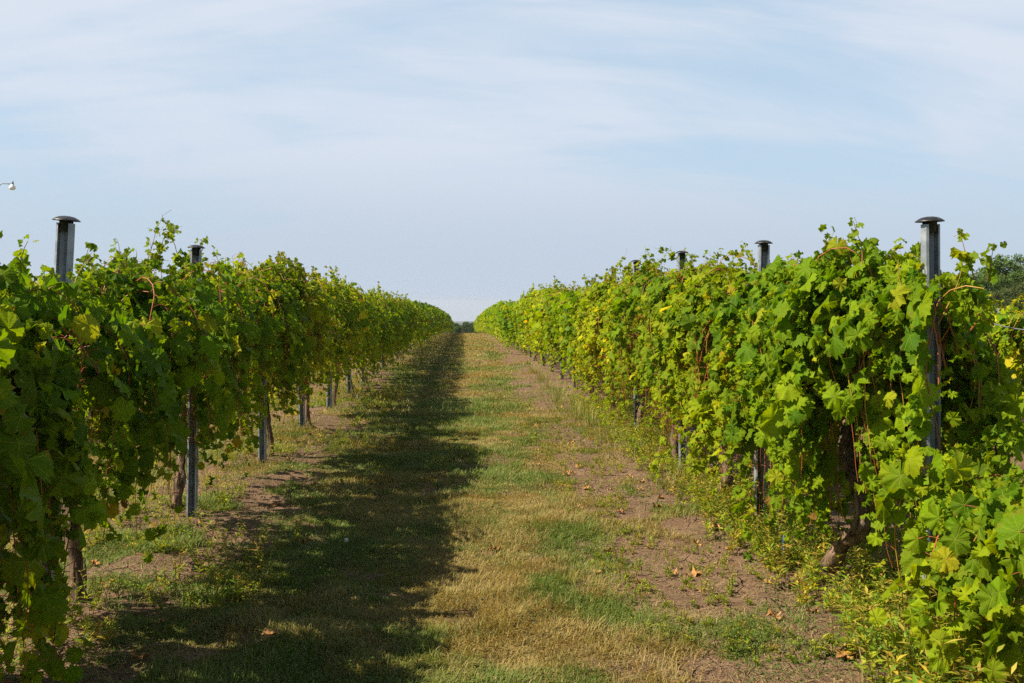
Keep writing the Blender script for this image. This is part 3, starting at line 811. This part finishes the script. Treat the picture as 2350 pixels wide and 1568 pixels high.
# neighbouring rows
for i in range(22):
    y = 3.0 + i * 2.45; k = i % 5
    leaf, sh = mid_kinds[k]
    put_vine(ROW_L2, y, leaf if y < 30 else far_kinds[k % 4][0], None, mid_trunks[k][0], None, 'grapevine in the next row behind the left row, seen only under its leaves', 'grapevines of the next row on the left', i % 2 == 0)
for i in range(24):
    y = 2.6 + i * 2.45; k = (i + 2) % 5
    leaf, sh = mid_kinds[k]
    lab = 'low yellow green grapevine at the right edge, one row beyond the right row' if i < 6 else 'distant grapevine of the next row hidden behind the right row'
    put_vine(ROW_R2, y, leaf if y < 30 else far_kinds[k % 4][0], sh if y < 15 else None, mid_trunks[k][0], None, lab, 'grapevines of the next row on the right', i % 2 == 0, .93 if i < 8 else .95, 1.0, -.20 if i < 8 else 0)

# ------------------------------------------------------------------ wires
def wire(name, pts, r, label, group=None):
    mb = MB(); mb.tube(np.array(pts), r, 5); o = tag(link(name, mb.mesh(name, M['wire'])), label, 'wire', group); return o
for nm, X in (('left', ROW_L), ('right', ROW_R)):
    for z, w in ((1.36, 'middle'), (.85, 'lowest')):
        ys = np.arange(-1 if nm == 'left' else 4.26, 121, 1.2)
        wire('trellis_wire', np.stack([np.full_like(ys, X - .036), ys, gz(ys) + z + .012 * np.sin(ys * 2.6)], -1), .0016,
             'thin steel %s wire strung from post to post through the %s row' % (w, nm), 'trellis wires')
a = at_y(2205, 712, 5.2); b = at_y(2420, 762, 4.1)
tt = np.linspace(0, 1, 12)[:, None]
wire('slack_wire', np.array(a) * (1 - tt) + np.array(b) * tt - np.array([[0, 0, .03]]) * np.sin(tt * math.pi), .0028, 'single slack grey wire running down to the right edge from the first right post')
pp = at_y(2300, 708, 11.2)
post(pp.x, pp.y, round(pp.z - gzf(pp.y), 2), 'short capless steel post at the right edge among low vines, holding four wires', None, cap=False)
for k, (x0, y0) in enumerate(((2222, 752), (2238, 757), (2252, 760), (2268, 758))):
    e = at_y(x0, y0, 12.4); s_ = at_y(2299, 706 + k * 7, 11.2)
    wire('brace_wire', [tuple(s_), tuple((s_ + e) / 2), tuple(e)], .006, ['topmost', 'second', 'third', 'lowest'][k] + ' of four pale wires slanting from the short post at the right edge', 'brace wires at the right edge')

# ------------------------------------------------------------------ grass
def blades(n, r, xr, yr, length, width, dens_fn=None):
    x = r.uniform(*xr, n); y = r.uniform(*yr, n)
    c, _ = cover(x, y); keep = r.rand(n) < c; x, y = x[keep], y[keep]; n = len(x)
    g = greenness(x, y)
    tl = fbm(x * 2.4, y * 2.0, 301, 3)
    tuft = np.exp(-(((x - 0.25) / 0.42) ** 2 + ((y - 4.75) / 0.40) ** 2))
    ln = length * r.uniform(.45, 1.15, n) * (0.62 + 1.0 * sstep(.30, .75, tl)) * (1 + .45 * tuft)
    az = r.uniform(0, 6.28, n); 
    ca = fbm(x * 1.9, y * 1.9, 311, 2) * 12.0
    az = np.where(r.rand(n) < .5, ca + r.randn(n) * .6, az)
    tilt = np.abs(r.normal(1.0, .38, n))
    h = np.stack([np.cos(az), np.sin(az), np.zeros(n)], -1)
    side = np.stack([-np.sin(az), np.cos(az), np.zeros(n)], -1)
    up = np.array([0, 0, 1.0])
    b = np.stack([x, y, ground_z(x, y) - .004], -1)
    w = (width * r.uniform(.6, 1.3, n))[:, None]
    d1 = h * np.sin(tilt * .55)[:, None] + up * np.cos(tilt * .55)[:, None]
    d2 = h * np.sin(np.minimum(tilt * 1.5, 1.75))[:, None] + up * np.cos(np.minimum(tilt * 1.5, 1.75))[:, None]
    m1 = b + d1 * (ln * .5)[:, None]; e = m1 + d2 * (ln * .5)[:, None]
    V = np.stack([b - side * w, b + side * w, m1 + side * w * .8, m1 - side * w * .8, e], 1).reshape(-1, 3)
    o = (np.arange(n) * 5)[:, None]
    T = np.concatenate([o + np.array([0, 1, 2]), o + np.array([0, 2, 3]), o + np.array([3, 2, 4])])
    dry = np.array([.310, .208, .080]); straw = np.array([.36, .275, .14]); grn = np.array([.095, .155, .022]); olive = np.array([.165, .175, .040])
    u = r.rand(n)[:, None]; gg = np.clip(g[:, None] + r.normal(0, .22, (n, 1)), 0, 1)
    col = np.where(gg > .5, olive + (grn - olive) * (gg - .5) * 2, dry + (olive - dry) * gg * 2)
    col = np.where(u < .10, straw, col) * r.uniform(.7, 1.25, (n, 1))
    return V, T, np.repeat(col, 5, 0)
def build_grass():
    r = rs(77); parts = [
        blades(330000, r, (-2.6, 1.9), (3.8, 8), .054, .0019),
        blades(220000, r, (-3.6, 2.0), (8, 14), .056, .0026),
        blades(110000, r, (-5.4, 2.2), (14, 26), .080, .0045),
        blades(70000, r, (-5.4, 2.2), (26, 60), .075, .009),
        blades(40000, r, (-2.2, 2.2), (60, 125), .075, .018),
        blades(30000, r, (2.4, 5.6), (4, 14), .085, .004),
        blades(40000, r, (-5.6, -3.6), (5, 14), .085, .004)]
    V, T, C = [], [], []; o = 0
    for v, t, c in parts: V.append(v); T.append(t + o); C.append(c); o += len(v)
    me = mesh_np('grass', np.concatenate(V), np.concatenate(T), M['grass'], {'lcol': ('FLOAT_COLOR', np.concatenate(C))})
    tag(link('grass', me), 'short half dry mown grass down the middle of the path', 'grass', None, 'stuff')
build_grass()

# broad-leaved ground cover in the greener patches
def leaflet(el=1.6):
    V = np.array([[0, 0, 0], [-.5, .5 * el, .10], [0, .55 * el, 0], [.5, .5 * el, .10], [0, 1.05 * el, -.12]]); V[:, 0] *= .62
    return V, np.array([[0, 2, 1], [0, 3, 2], [1, 2, 4], [2, 3, 4]]), np.zeros((5, 3))
LEAFLET = [leaflet(1.0), leaflet(1.6), leaflet(2.6)]
def build_clover():
    r = rs(88); n = 300000
    x = r.uniform(-2.5, 1.8, n); y = 3.9 + 14 * r.rand(n) ** 1.7
    c, _ = cover(x, y); g = fbm(x * 1.7 + 3, y * 1.4, 401, 4) + .10 * np.exp(-(((x + .75) / .5) ** 2 + ((y - 5) / 1.6) ** 2))
    keep = (g > .50) & (r.rand(n) < np.maximum(c, .3) * sstep(.50, .60, g)); x, y = x[keep], y[keep]; n = len(x)
    pos = np.stack([x, y, ground_z(x, y) + r.uniform(.005, .055, n)], -1)
    nr = r.uniform(-.8, .8, (n, 3)) + np.array([0, 0, 1.0]); tp = r.uniform(-1, 1, (n, 3))
    col = np.array([.055, .115, .018]) * r.uniform(.6, 1.5, (n, 1)) + np.array([.05, .035, 0]) * (r.rand(n, 1) ** 2)
    V, T, U, C = stamp(LEAFLET, pos, nr, tp, r.uniform(.006, .013, n), r.randint(0, 2, n), col)
    tag(link('ground_cover', mesh_np('ground_cover', V, T, M['weed'], {'lcol': ('FLOAT_COLOR', C)})), 'low dark green broad leaved cover spreading through the grass', 'ground cover', None, 'stuff')
build_clover()

# weeds : stem + narrow leaves + seed heads
def weed_plant(r, h, nl, lush):
    """returns stem polyline list and leaf arrays"""
    stems, P, N, T, S, K, C = [], [], [], [], [], [], []
    for s in range(r.randint(1, 4)):
        d = unit(np.array([r.uniform(-.5, .5), r.uniform(-.5, .5), 1.0])); p = np.array([r.uniform(-.02, .02), r.uniform(-.02, .02), -.01]); pts = [p]
        hh = h * r.uniform(.6, 1.1); k_ = 6
        for i in range(k_):
            d = unit(d + r.uniform(-.22, .22, 3)); p = p + d * hh / k_; pts.append(p)
        pts = np.array(pts); stems.append(pts)
        for j in range(nl):
            f = r.uniform(.08, 1.0); q_ = np.array([np.interp(f * k_, np.arange(k_ + 1), pts[:, c]) for c in range(3)])
            a = r.rand() * 6.28; o = np.array([math.cos(a), math.sin(a), r.uniform(-.1, .8)])
            P.append(q_); T.append(o); N.append(np.array([-o[0] * .4, -o[1] * .4, 1.0]) + r.uniform(-.4, .4, 3)); S.append(h * r.uniform(.05, .11) * (1.2 - .6 * f)); K.append(r.randint(1, 3))
            base = np.array([.115, .205, .015]) if lush > r.rand() else np.array([.26, .285, .022])
            if f > .8 and r.rand() < .5: base = np.array([.30, .25, .045])
            C.append(base * r.uniform(.7, 1.3))
    return stems, [np.array(a) for a in (P, N, T, S, K, C)]
WP = [weed_plant(rs(900 + i), 1.0, 15, .5) for i in range(10)]
def weeds(spots, name, label, seed):
    r = rs(seed); Vs, Ts, Cs = [], [], []; off = 0; st = MB()
    for (x, y, h) in spots:
        stems, (P, N, T, S, K, C) = WP[r.randint(0, len(WP))]
        a = r.rand() * 6.28; R = np.array([[math.cos(a), math.sin(a), 0], [-math.sin(a), math.cos(a), 0], [0, 0, 1]])
        b = np.array([x, y, float(ground_z(np.array(x), np.array(y)))])
        V, F, U, CC = stamp(LEAFLET, P @ R * h + b, N @ R, T @ R, S * h ** .6 * .68, K, C * r.uniform(.75, 1.25))
        Vs.append(V); Ts.append(F + off); off += len(V); Cs.append(CC * (np.array([1.5, 1.0, 1.6]) if r.rand() < .16 else 1.0))
        for s_ in stems:
            V = s_ @ R * h + b; n = len(V)
            sd = np.cross(np.gradient(V, axis=0), np.array([.3, -.9, 0.1])); sd = unit(sd) * .0016
            VV = np.stack([V - sd, V + sd], 1).reshape(-1, 3); i = np.arange(n - 1)[:, None] * 2
            F = np.concatenate([i + np.array([0, 1, 3]), i + np.array([0, 3, 2])])
            Vs.append(VV); Ts.append(F + off); off += len(VV); Cs.append(np.tile(np.array([.19, .165, .05]) * r.uniform(.7, 1.3), (len(VV), 1)))
    me = mesh_np(name, np.concatenate(Vs), np.concatenate(Ts), M['weed'], {'lcol': ('FLOAT_COLOR', np.concatenate(Cs))})
    return tag(link(name, me), label, 'weeds', None, 'stuff')
r = rs(61); sp = []
while len(sp) < 2100:                                        # lush band under the right row
    y = 2.6 + 13 * r.rand() ** 1.5; x = ROW_R + r.normal(-.12, .36)
    if x < 1.45 + .25 * vnoise(np.array(y * 1.3), np.array(2.2), 8): continue
    if x < 1.72 and r.rand() < .6: continue
    dens = float(vnoise(np.array(x * 2.0), np.array(y * 1.2), 71))
    if r.rand() > .25 + .75 * dens: continue
    hh = r.uniform(.12, .30) * (1.5 if y < 4.6 else 1.15 if y < 6 else .95) * (.6 + .7 * dens)
    sp.append((x, y, hh))
weeds(sp, 'weeds', 'lush yellow green weeds with seed heads growing under the right row', 1)
sp = []
while len(sp) < 1000:
    y = 3.6 + 15 * r.rand() ** 1.5; x = r.uniform(-3.2, -1.05)
    dens = float(fbm(np.array(x * 1.5), np.array(y * 1.1), 81, 3))
    if dens < .50: continue
    sp.append((x, y, r.uniform(.05, .19) * (.6 + .8 * dens)))
weeds(sp, 'weeds', 'sparse low green weeds on the brown soil under the left row', 2)
sp = []
while len(sp) < 750:
    y = 4.2 + 12 * r.rand() ** 1.4; x = r.uniform(.75, 1.75)
    if float(fbm(np.array(x * 1.9), np.array(y * 1.3), 91, 3)) < .50: continue
    sp.append((x, y, r.uniform(.03, .085)))
weeds(sp, 'weeds', 'tiny scattered weeds on the bare soil strip beside the right row', 3)

# taller tufts of grass along the foot of the right row
def tall_grass():
    r = rs(55); V, T, C = [], [], []; o = 0
    cen = [(1.62, 12.4, .32), (1.50, 13.1, .3), (1.66, 11.2, .26), (1.60, 14.3, .3), (1.75, 9.9, .24), (1.5, 15.6, .28), (1.62, 16.8, .28), (1.55, 18.2, .3), (1.7, 8.2, .2), (1.62, 20.5, .3), (1.6, 23, .3), (2.0, 5.9, .26), (1.95, 3.9, .3), (1.75, 3.5, .28), (-2.3, 9.9, .18), (-2.1, 12.6, .18)]
    for cx_, cy_, h in cen:
        n = 170
        a = r.uniform(0, 6.28, n); rr = np.abs(r.normal(0, .13, n)); x = cx_ + np.cos(a) * rr; y = cy_ + np.sin(a) * rr * 1.6
        ln = h * r.uniform(.4, 1.15, n); az = a + r.normal(0, .8, n); tilt = np.abs(r.normal(.35, .3, n))
        hd = np.stack([np.cos(az), np.sin(az), np.zeros(n)], -1); sd = np.stack([-np.sin(az), np.cos(az), np.zeros(n)], -1) * .0022
        b = np.stack([x, y, ground_z(x, y) - .01], -1); up = np.array([0, 0, 1.0])
        m1 = b + (hd * np.sin(tilt)[:, None] + up * np.cos(tilt)[:, None]) * (ln * .55)[:, None]
        t2 = np.minimum(tilt * 2.6 + .3, 2.2)
        e = m1 + (hd * np.sin(t2)[:, None] + up * np.cos(t2)[:, None]) * (ln * .5)[:, None]
        V.append(np.stack([b - sd, b + sd, m1 + sd, m1 - sd, e], 1).reshape(-1, 3)); k = (np.arange(n) * 5)[:, None] + o
        T.append(np.concatenate([k + np.array([0, 1, 2]), k + np.array([0, 2, 3]), k + np.array([3, 2, 4])])); o += n * 5
        col = np.where(r.rand(n, 1) < .45, np.array([.34, .27, .12]), np.array([.14, .19, .045])) * r.uniform(.7, 1.25, (n, 1))
        C.append(np.repeat(col, 5, 0))
    tag(link('tall_grass', mesh_np('tall_grass', np.concatenate(V), np.concatenate(T), M['grass'], {'lcol': ('FLOAT_COLOR', np.concatenate(C))})), 'taller half dry grass growing at the foot of the vine rows', 'grass', None, 'stuff')
tall_grass()

# straw litter on the bare soil
def build_straw():
    r = rs(99); n = 10000
    x = np.where(r.rand(n) < .5, r.uniform(.6, 1.9, n), r.uniform(-2.6, -1.0, n)); y = 3.9 + 12 * r.rand(n) ** 1.5
    e = r.rand(n) < .10
    x = np.where(e, 1.0 + r.normal(0, .16, n), x); y = np.where(e, 4.75 + r.normal(0, .12, n), y)
    az = r.uniform(0, 6.28, n); ln = r.uniform(.02, .10, n)
    d = np.stack([np.cos(az), np.sin(az), r.normal(0, .12, n)], -1); s = np.stack([-np.sin(az), np.cos(az), np.zeros(n)], -1) * .0013
    b = np.stack([x, y, ground_z(x, y) + r.uniform(.003, .014, n)], -1); t = b + d * ln[:, None]
    V = np.stack([b - s, b + s, t + s, t - s], 1).reshape(-1, 3); o = (np.arange(n) * 4)[:, None]
    T = np.concatenate([o + np.array([0, 1, 2]), o + np.array([0, 2, 3])])
    col = np.repeat(np.array([.40, .29, .16]) * r.uniform(.45, 1.2, (n, 1)), 4, 0)
    tag(link('straw_litter', mesh_np('straw_litter', V, T, M['grass'], {'lcol': ('FLOAT_COLOR', col)})), 'pale dry straw scattered over the bare soil strips', 'straw', None, 'stuff')
build_straw()
def build_clods():
    r = rs(123); n = 9000
    x = np.where(r.rand(n) < .55, r.uniform(.7, 2.0, n), r.uniform(-2.9, -1.1, n)); y = 3.9 + 11 * r.rand(n) ** 1.5
    base = np.array([[1, 0, 0], [-1, 0, 0], [0, 1, 0], [0, -1, 0], [0, 0, 1], [0, 0, -1.0]])
    F = np.array([[0, 2, 4], [2, 1, 4], [1, 3, 4], [3, 0, 4], [2, 0, 5], [1, 2, 5], [3, 1, 5], [0, 3, 5]])
    s = .003 + .011 * r.rand(n) ** 3
    V = (base[None] * r.uniform(.6, 1.2, (n, 6, 1)) * np.array([1, 1, .6]) * s[:, None, None] + r.normal(0, .2, (n, 6, 3)) * s[:, None, None]
         + np.stack([x, y, ground_z(x, y) + s * .2], -1)[:, None])
    T = (F[None] + (np.arange(n) * 6)[:, None, None]).reshape(-1, 3)
    q = NM('soil clod'); mt = q.done(q.principled(q.mix(q.noise(q.pos(), 12, 4), (.12, .072, .043), (.28, .18, .115)), .95, 0, None, .05))
    tag(link('soil_clods', mesh_np('soil_clods', V.reshape(-1, 3), T, mt, None, False)), 'small crumbly clods of dry earth on the bare strips', 'soil', None, 'stuff')
build_clods()

# fallen leaves, each its own thing
q = NM('dry leaf'); p = q.obj()
dl = [q.mix(q.rng(q.noise(p, 40, 3), .35, .65), (.24, .115, .04), (.48, .27, .10))]
M['dry'] = q.done(q.principled(dl[0], .75, 0, q.bump(q.noise(p, 60, 3), .4, .004), .15))
DL = []
for i in range(4):
    V, T, U = leaf_template(24, 300 + i, 2.2); V = V.copy(); V[:, 2] += .55 * V[:, 0] ** 2 + .25 * np.abs(V[:, 1]); DL.append(mesh_np('fallen_leaf', V, T, M['dry']))
FL = [(1135, 1247, 'orange curled fallen leaf in the grass at the middle of the path', .045), (1598, 1314, 'large tan fallen leaf on the short grass left of the bare strip', .042),
      (1940, 1510, 'crumpled brown fallen leaf on bare soil below the near right weeds', .055), (1780, 1428, 'orange fallen leaf on the bare soil at the edge of the right weeds', .05),
      (620, 1463, 'orange fallen leaf in the shaded grass at lower left', .045), (320, 1520, 'brown fallen leaf on dark soil at the lower left', .045), (1640, 1215, 'tan fallen leaf on the soil by the second right post', .045),
      (2190, 1545, 'tan fallen leaves scrap at the bottom edge under the right weeds', .05)]
for px, py, lab, s in FL:
    d = ray(px, py); t_ = -(CAM_Z - .03) / d.z; x, y = d.x * t_, d.y * t_
    o = tag(link('fallen_leaf', DL[int(px) % 4], None, (x, y, float(ground_z(np.array(x), np.array(y))) + .018), (.3, -.2, px * .7)), lab, 'fallen leaf', 'fallen leaves'); o.scale = (s, s, s)
r = rs(31)
for i in range(120):
    left = i % 2
    y = 4.6 + 11 * r.rand() ** 1.3; x = r.uniform(-2.3, -1.0) if left else r.uniform(.7, 1.85); s = r.uniform(.022, .042)
    o = tag(link('fallen_leaf', DL[i % 4], None, (x, y, float(ground_z(np.array(x), np.array(y))) + .012), (r.uniform(-.5, .5), r.uniform(-.5, .5), r.rand() * 6.28)),
            'small orange brown fallen leaf on the bare soil along the %s row' % ('left' if left else 'right'), 'fallen leaf', 'fallen leaves on the soil along the %s row' % ('left' if left else 'right')); o.scale = (s, s, s)
# clover flower and blue tape
d = ray(795, 1238); t_ = -(CAM_Z - .05) / d.z
mb = MB(); mb.tube([(0, 0, -.06), (.002, 0, -.03), (0, 0, 0)], .0015, 5); rr = rs(3)
fl = tag(link('clover_flower', None, None, (d.x * t_, d.y * t_, float(ground_z(np.array(d.x * t_), np.array(d.y * t_))) + .06)), 'single round white clover flower in the shaded green grass', 'flower')
q = NM('clover stalk'); link('stem', mb.mesh('stem', q.done(q.principled((.08, .14, .03), .6))), fl)
mb = MB()
for k in range(40):
    v = unit(rr.normal(0, 1, 3)); mb.tube([v * .004, v * .010, v * .014], [.0025, .003, .001], 4)
link('petals', mb.mesh('petals', M['white']), fl)
d = ray(1797, 1270); t_ = -(CAM_Z - .10) / d.z
mb = MB(); mb.tube([(0, 0, -.12), (.004, 0, -.02), (.002, .003, .03), (.008, 0, .06)], [.006, .009, .008, .003], 6)
tag(link('plastic_tag', mb.mesh('plastic_tag', M['blue']), None, (d.x * t_, d.y * t_, float(ground_z(np.array(d.x * t_), np.array(d.y * t_))) + .11)), 'small blue plastic tag sticking up in the weeds by the second right post', 'tag')

# ------------------------------------------------------------------ trees
def tree(name, x, y, H, W, label, group, seed, cols, zb=None, cl=.26, clumps=70, per=150, crown_lo=.12, airy=0.0):
    r = rs(seed); zb = gzf(y) if zb is None else zb
    t = tag(link(name, None, None, (x, y, zb)), label, 'tree', group)
    mb = MB(); hs = H * .55
    zz_ = np.linspace(-.3, hs, 9); tr = np.stack([W * .03 * np.sin(zz_ * .9), W * .02 * np.cos(zz_ * .7), zz_], -1)
    mb.tube(tr, np.linspace(H * .035, H * .014, 9), 8)
    P = []; centers = []
    for i in range(clumps):
        u = r.rand(); v = unit(r.normal(0, 1, 3)); v[2] = v[2] * .9
        rad_ = r.uniform(.45, 1.0) ** .5
        c = np.array([v[0] * W * .5 * rad_, v[1] * W * .5 * rad_, H * (crown_lo + (1 - crown_lo) * (.5 + .5 * v[2] * rad_))])
        sh = 1 - .55 * max(0, (c[2] / H - .62) / .38); c[0] *= sh; c[1] *= sh
        centers.append(c)
        s = tr[min(8, int(9 * min(.99, c[2] / H * .8)))]
        if i % 3 == 0: mb.tube([s, (s + c) / 2 + np.array([0, 0, .05 * H]), c], [H * .010, H * .006, H * .002], 5)
    link('trunk', mb.mesh('trunk', M['bark']), t)
    n = clumps * per; ci = np.repeat(np.arange(clumps), per); cen = np.array(centers)[ci]
    rr = W * .115 * r.uniform(.7, 1.3, clumps)[ci]
    off = unit(r.normal(0, 1, (n, 3))) * (r.rand(n) ** .5 * rr)[:, None] * np.array([1, 1, .75])
    pos = cen + off; nr = off + r.normal(0, rr.mean() * .5, (n, 3)) + np.array([0, 0, .35 * rr.mean()])
    col = np.array(cols[0]) + (np.array(cols[1]) - np.array(cols[0])) * np.clip(r.rand(clumps)[ci] * .8 + r.normal(.1, .2, n), 0, 1)[:, None]
    V, T_, U, C = stamp(LEAFLET, pos, nr, r.uniform(-1, 1, (n, 3)), r.uniform(.6, 1.2, n) * cl, r.randint(0, 2, n), col)
    link('crown', mesh_np('crown', V, T_, M['tree'], {'lcol': ('FLOAT_COLOR', C)}), t)
DK = ((.026, .062, .010), (.070, .125, .020)); PL = ((.050, .105, .022), (.125, .190, .045))
tp = at_y(2350, 575, 80)
tree('tree', tp.x + .4, 80, tp.z - gzf(80), 5.4, 'tall pale green feathery tree at the right edge of the photo', 'trees beyond the vineyard on the right', 1, PL, clumps=90, per=170, cl=.17)
tp = at_y(2258, 628, 76)
tree('tree', tp.x + .9, 76, tp.z - gzf(76), 4.0, 'dark round tree left of the tall pale one at the right edge', 'trees beyond the vineyard on the right', 2, DK, clumps=70, per=150, cl=.16)
tp = at_y(2330, 655, 68)
tree('tree', tp.x + .6, 68, tp.z - gzf(68) + .3, 5.0, 'low dark bushy tree in front of the tall pale one at the right edge', 'trees beyond the vineyard on the right', 3, ((.03, .05, .016), (.075, .095, .03)), clumps=70, per=150, cl=.16, crown_lo=.02)
for i, (dx, dy, h, w) in enumerate(((5.5, 4, 6.5, 5.5), (10, 0, 6.0, 6), (15.5, 5, 7.0, 6), (-5, 12, 4.6, 5))):
    tree('tree', tp.x + dx, 76 + dy, h, w, 'green tree of the grove beyond the right edge of the photo' if i < 3 else 'small dark tree mostly hidden behind the first right post', 'trees beyond the vineyard on the right', 20 + i, DK if i % 2 else PL, clumps=55, per=110, cl=.22, crown_lo=.05)
hz = [(1046, 740, 232, 4.6), (1066, 738, 226, 4.4), (1084, 740, 234, 4.8), (1026, 744, 240, 4.6), (1103, 744, 236, 4.6), (1000, 744, 244, 5), (1130, 745, 240, 5), (1164, 744, 246, 5), (968, 744, 246, 5)]
for i, (px, py, Y_, w) in enumerate(hz):
    tp = at_y(px, py, Y_); zb = gzf(Y_)
    lab = ['rounded dark tree at the end of the path, nearest the left row', 'dark tree in the middle of the clump closing the path', 'dark tree at the end of the path, nearest the right row'][i] if i < 3 else 'dark tree of the far clump hidden behind the rows'
    tree('tree', tp.x, Y_, tp.z - zb, w, lab, 'trees closing the end of the path', 40 + i, ((.026, .054, .010), (.066, .110, .020)), cl=.24, clumps=80, per=90, crown_lo=.05)

# ------------------------------------------------------------------ yard lamp
YL = 60.0
hd = at_y(28, 428, YL)
lamp = tag(link('yard_lamp', None, None, (hd.x - 1.25, YL, gzf(YL))), 'white yard lamp on a thin curved arm high above the left row', 'street lamp')
Hh = hd.z - gzf(YL)
mb = MB(); mb.tube([(0, 0, -.5), (0, 0, 4), (0, 0, Hh + .35)], [.14, .12, .09], 10); link('pole', mb.mesh('pole', M['wood']), lamp)
mb = MB(); mb.tube([(.06, 0, Hh - .45), (.35, 0, Hh - .16), (.58, 0, Hh + .12), (.70, 0, Hh + .17), (1.0, 0, Hh + .15), (1.18, 0, Hh + .13)], .028, 8); link('arm', mb.mesh('arm', M['grey']), lamp)
mb = MB(); mb.lathe([(0, .13), (.07, .12), (.10, .08), (.16, .0), (.19, -.07), (.17, -.15), (.12, -.20), (.0, -.215)], 20)
hd_o = link('lamp_shade', mb.mesh('lamp_shade', M['white']), lamp, (1.25, 0, Hh))
mb = MB(); mb.lathe([(0, .34), (.025, .33), (.05, .24), (.062, .11), (.0, .11)], 14); link('photocell', mb.mesh('photocell', M['grey']), hd_o, (.03, 0, 0))

# ------------------------------------------------------------------ summer haze
HZ = 0.0002
mb = MB(); mb.box((-5600, -420, -150), (5600, 5600, 11.5))
hm = bpy.data.materials.new('haze'); hm.use_nodes = True; t = hm.node_tree; t.nodes.clear()
o_ = t.nodes.new('ShaderNodeOutputMaterial'); v_ = t.nodes.new('ShaderNodeVolumePrincipled')
v_.inputs['Color'].default_value = (0.80, 0.88, 1.0, 1); v_.inputs['Density'].default_value = HZ; v_.inputs['Anisotropy'].default_value = 0.3
t.links.new(v_.outputs[0], o_.inputs['Volume'])
tag(link('haze', mb.mesh('haze', hm, False)), 'thin pale summer haze fading the far trees', 'haze', None, 'stuff')
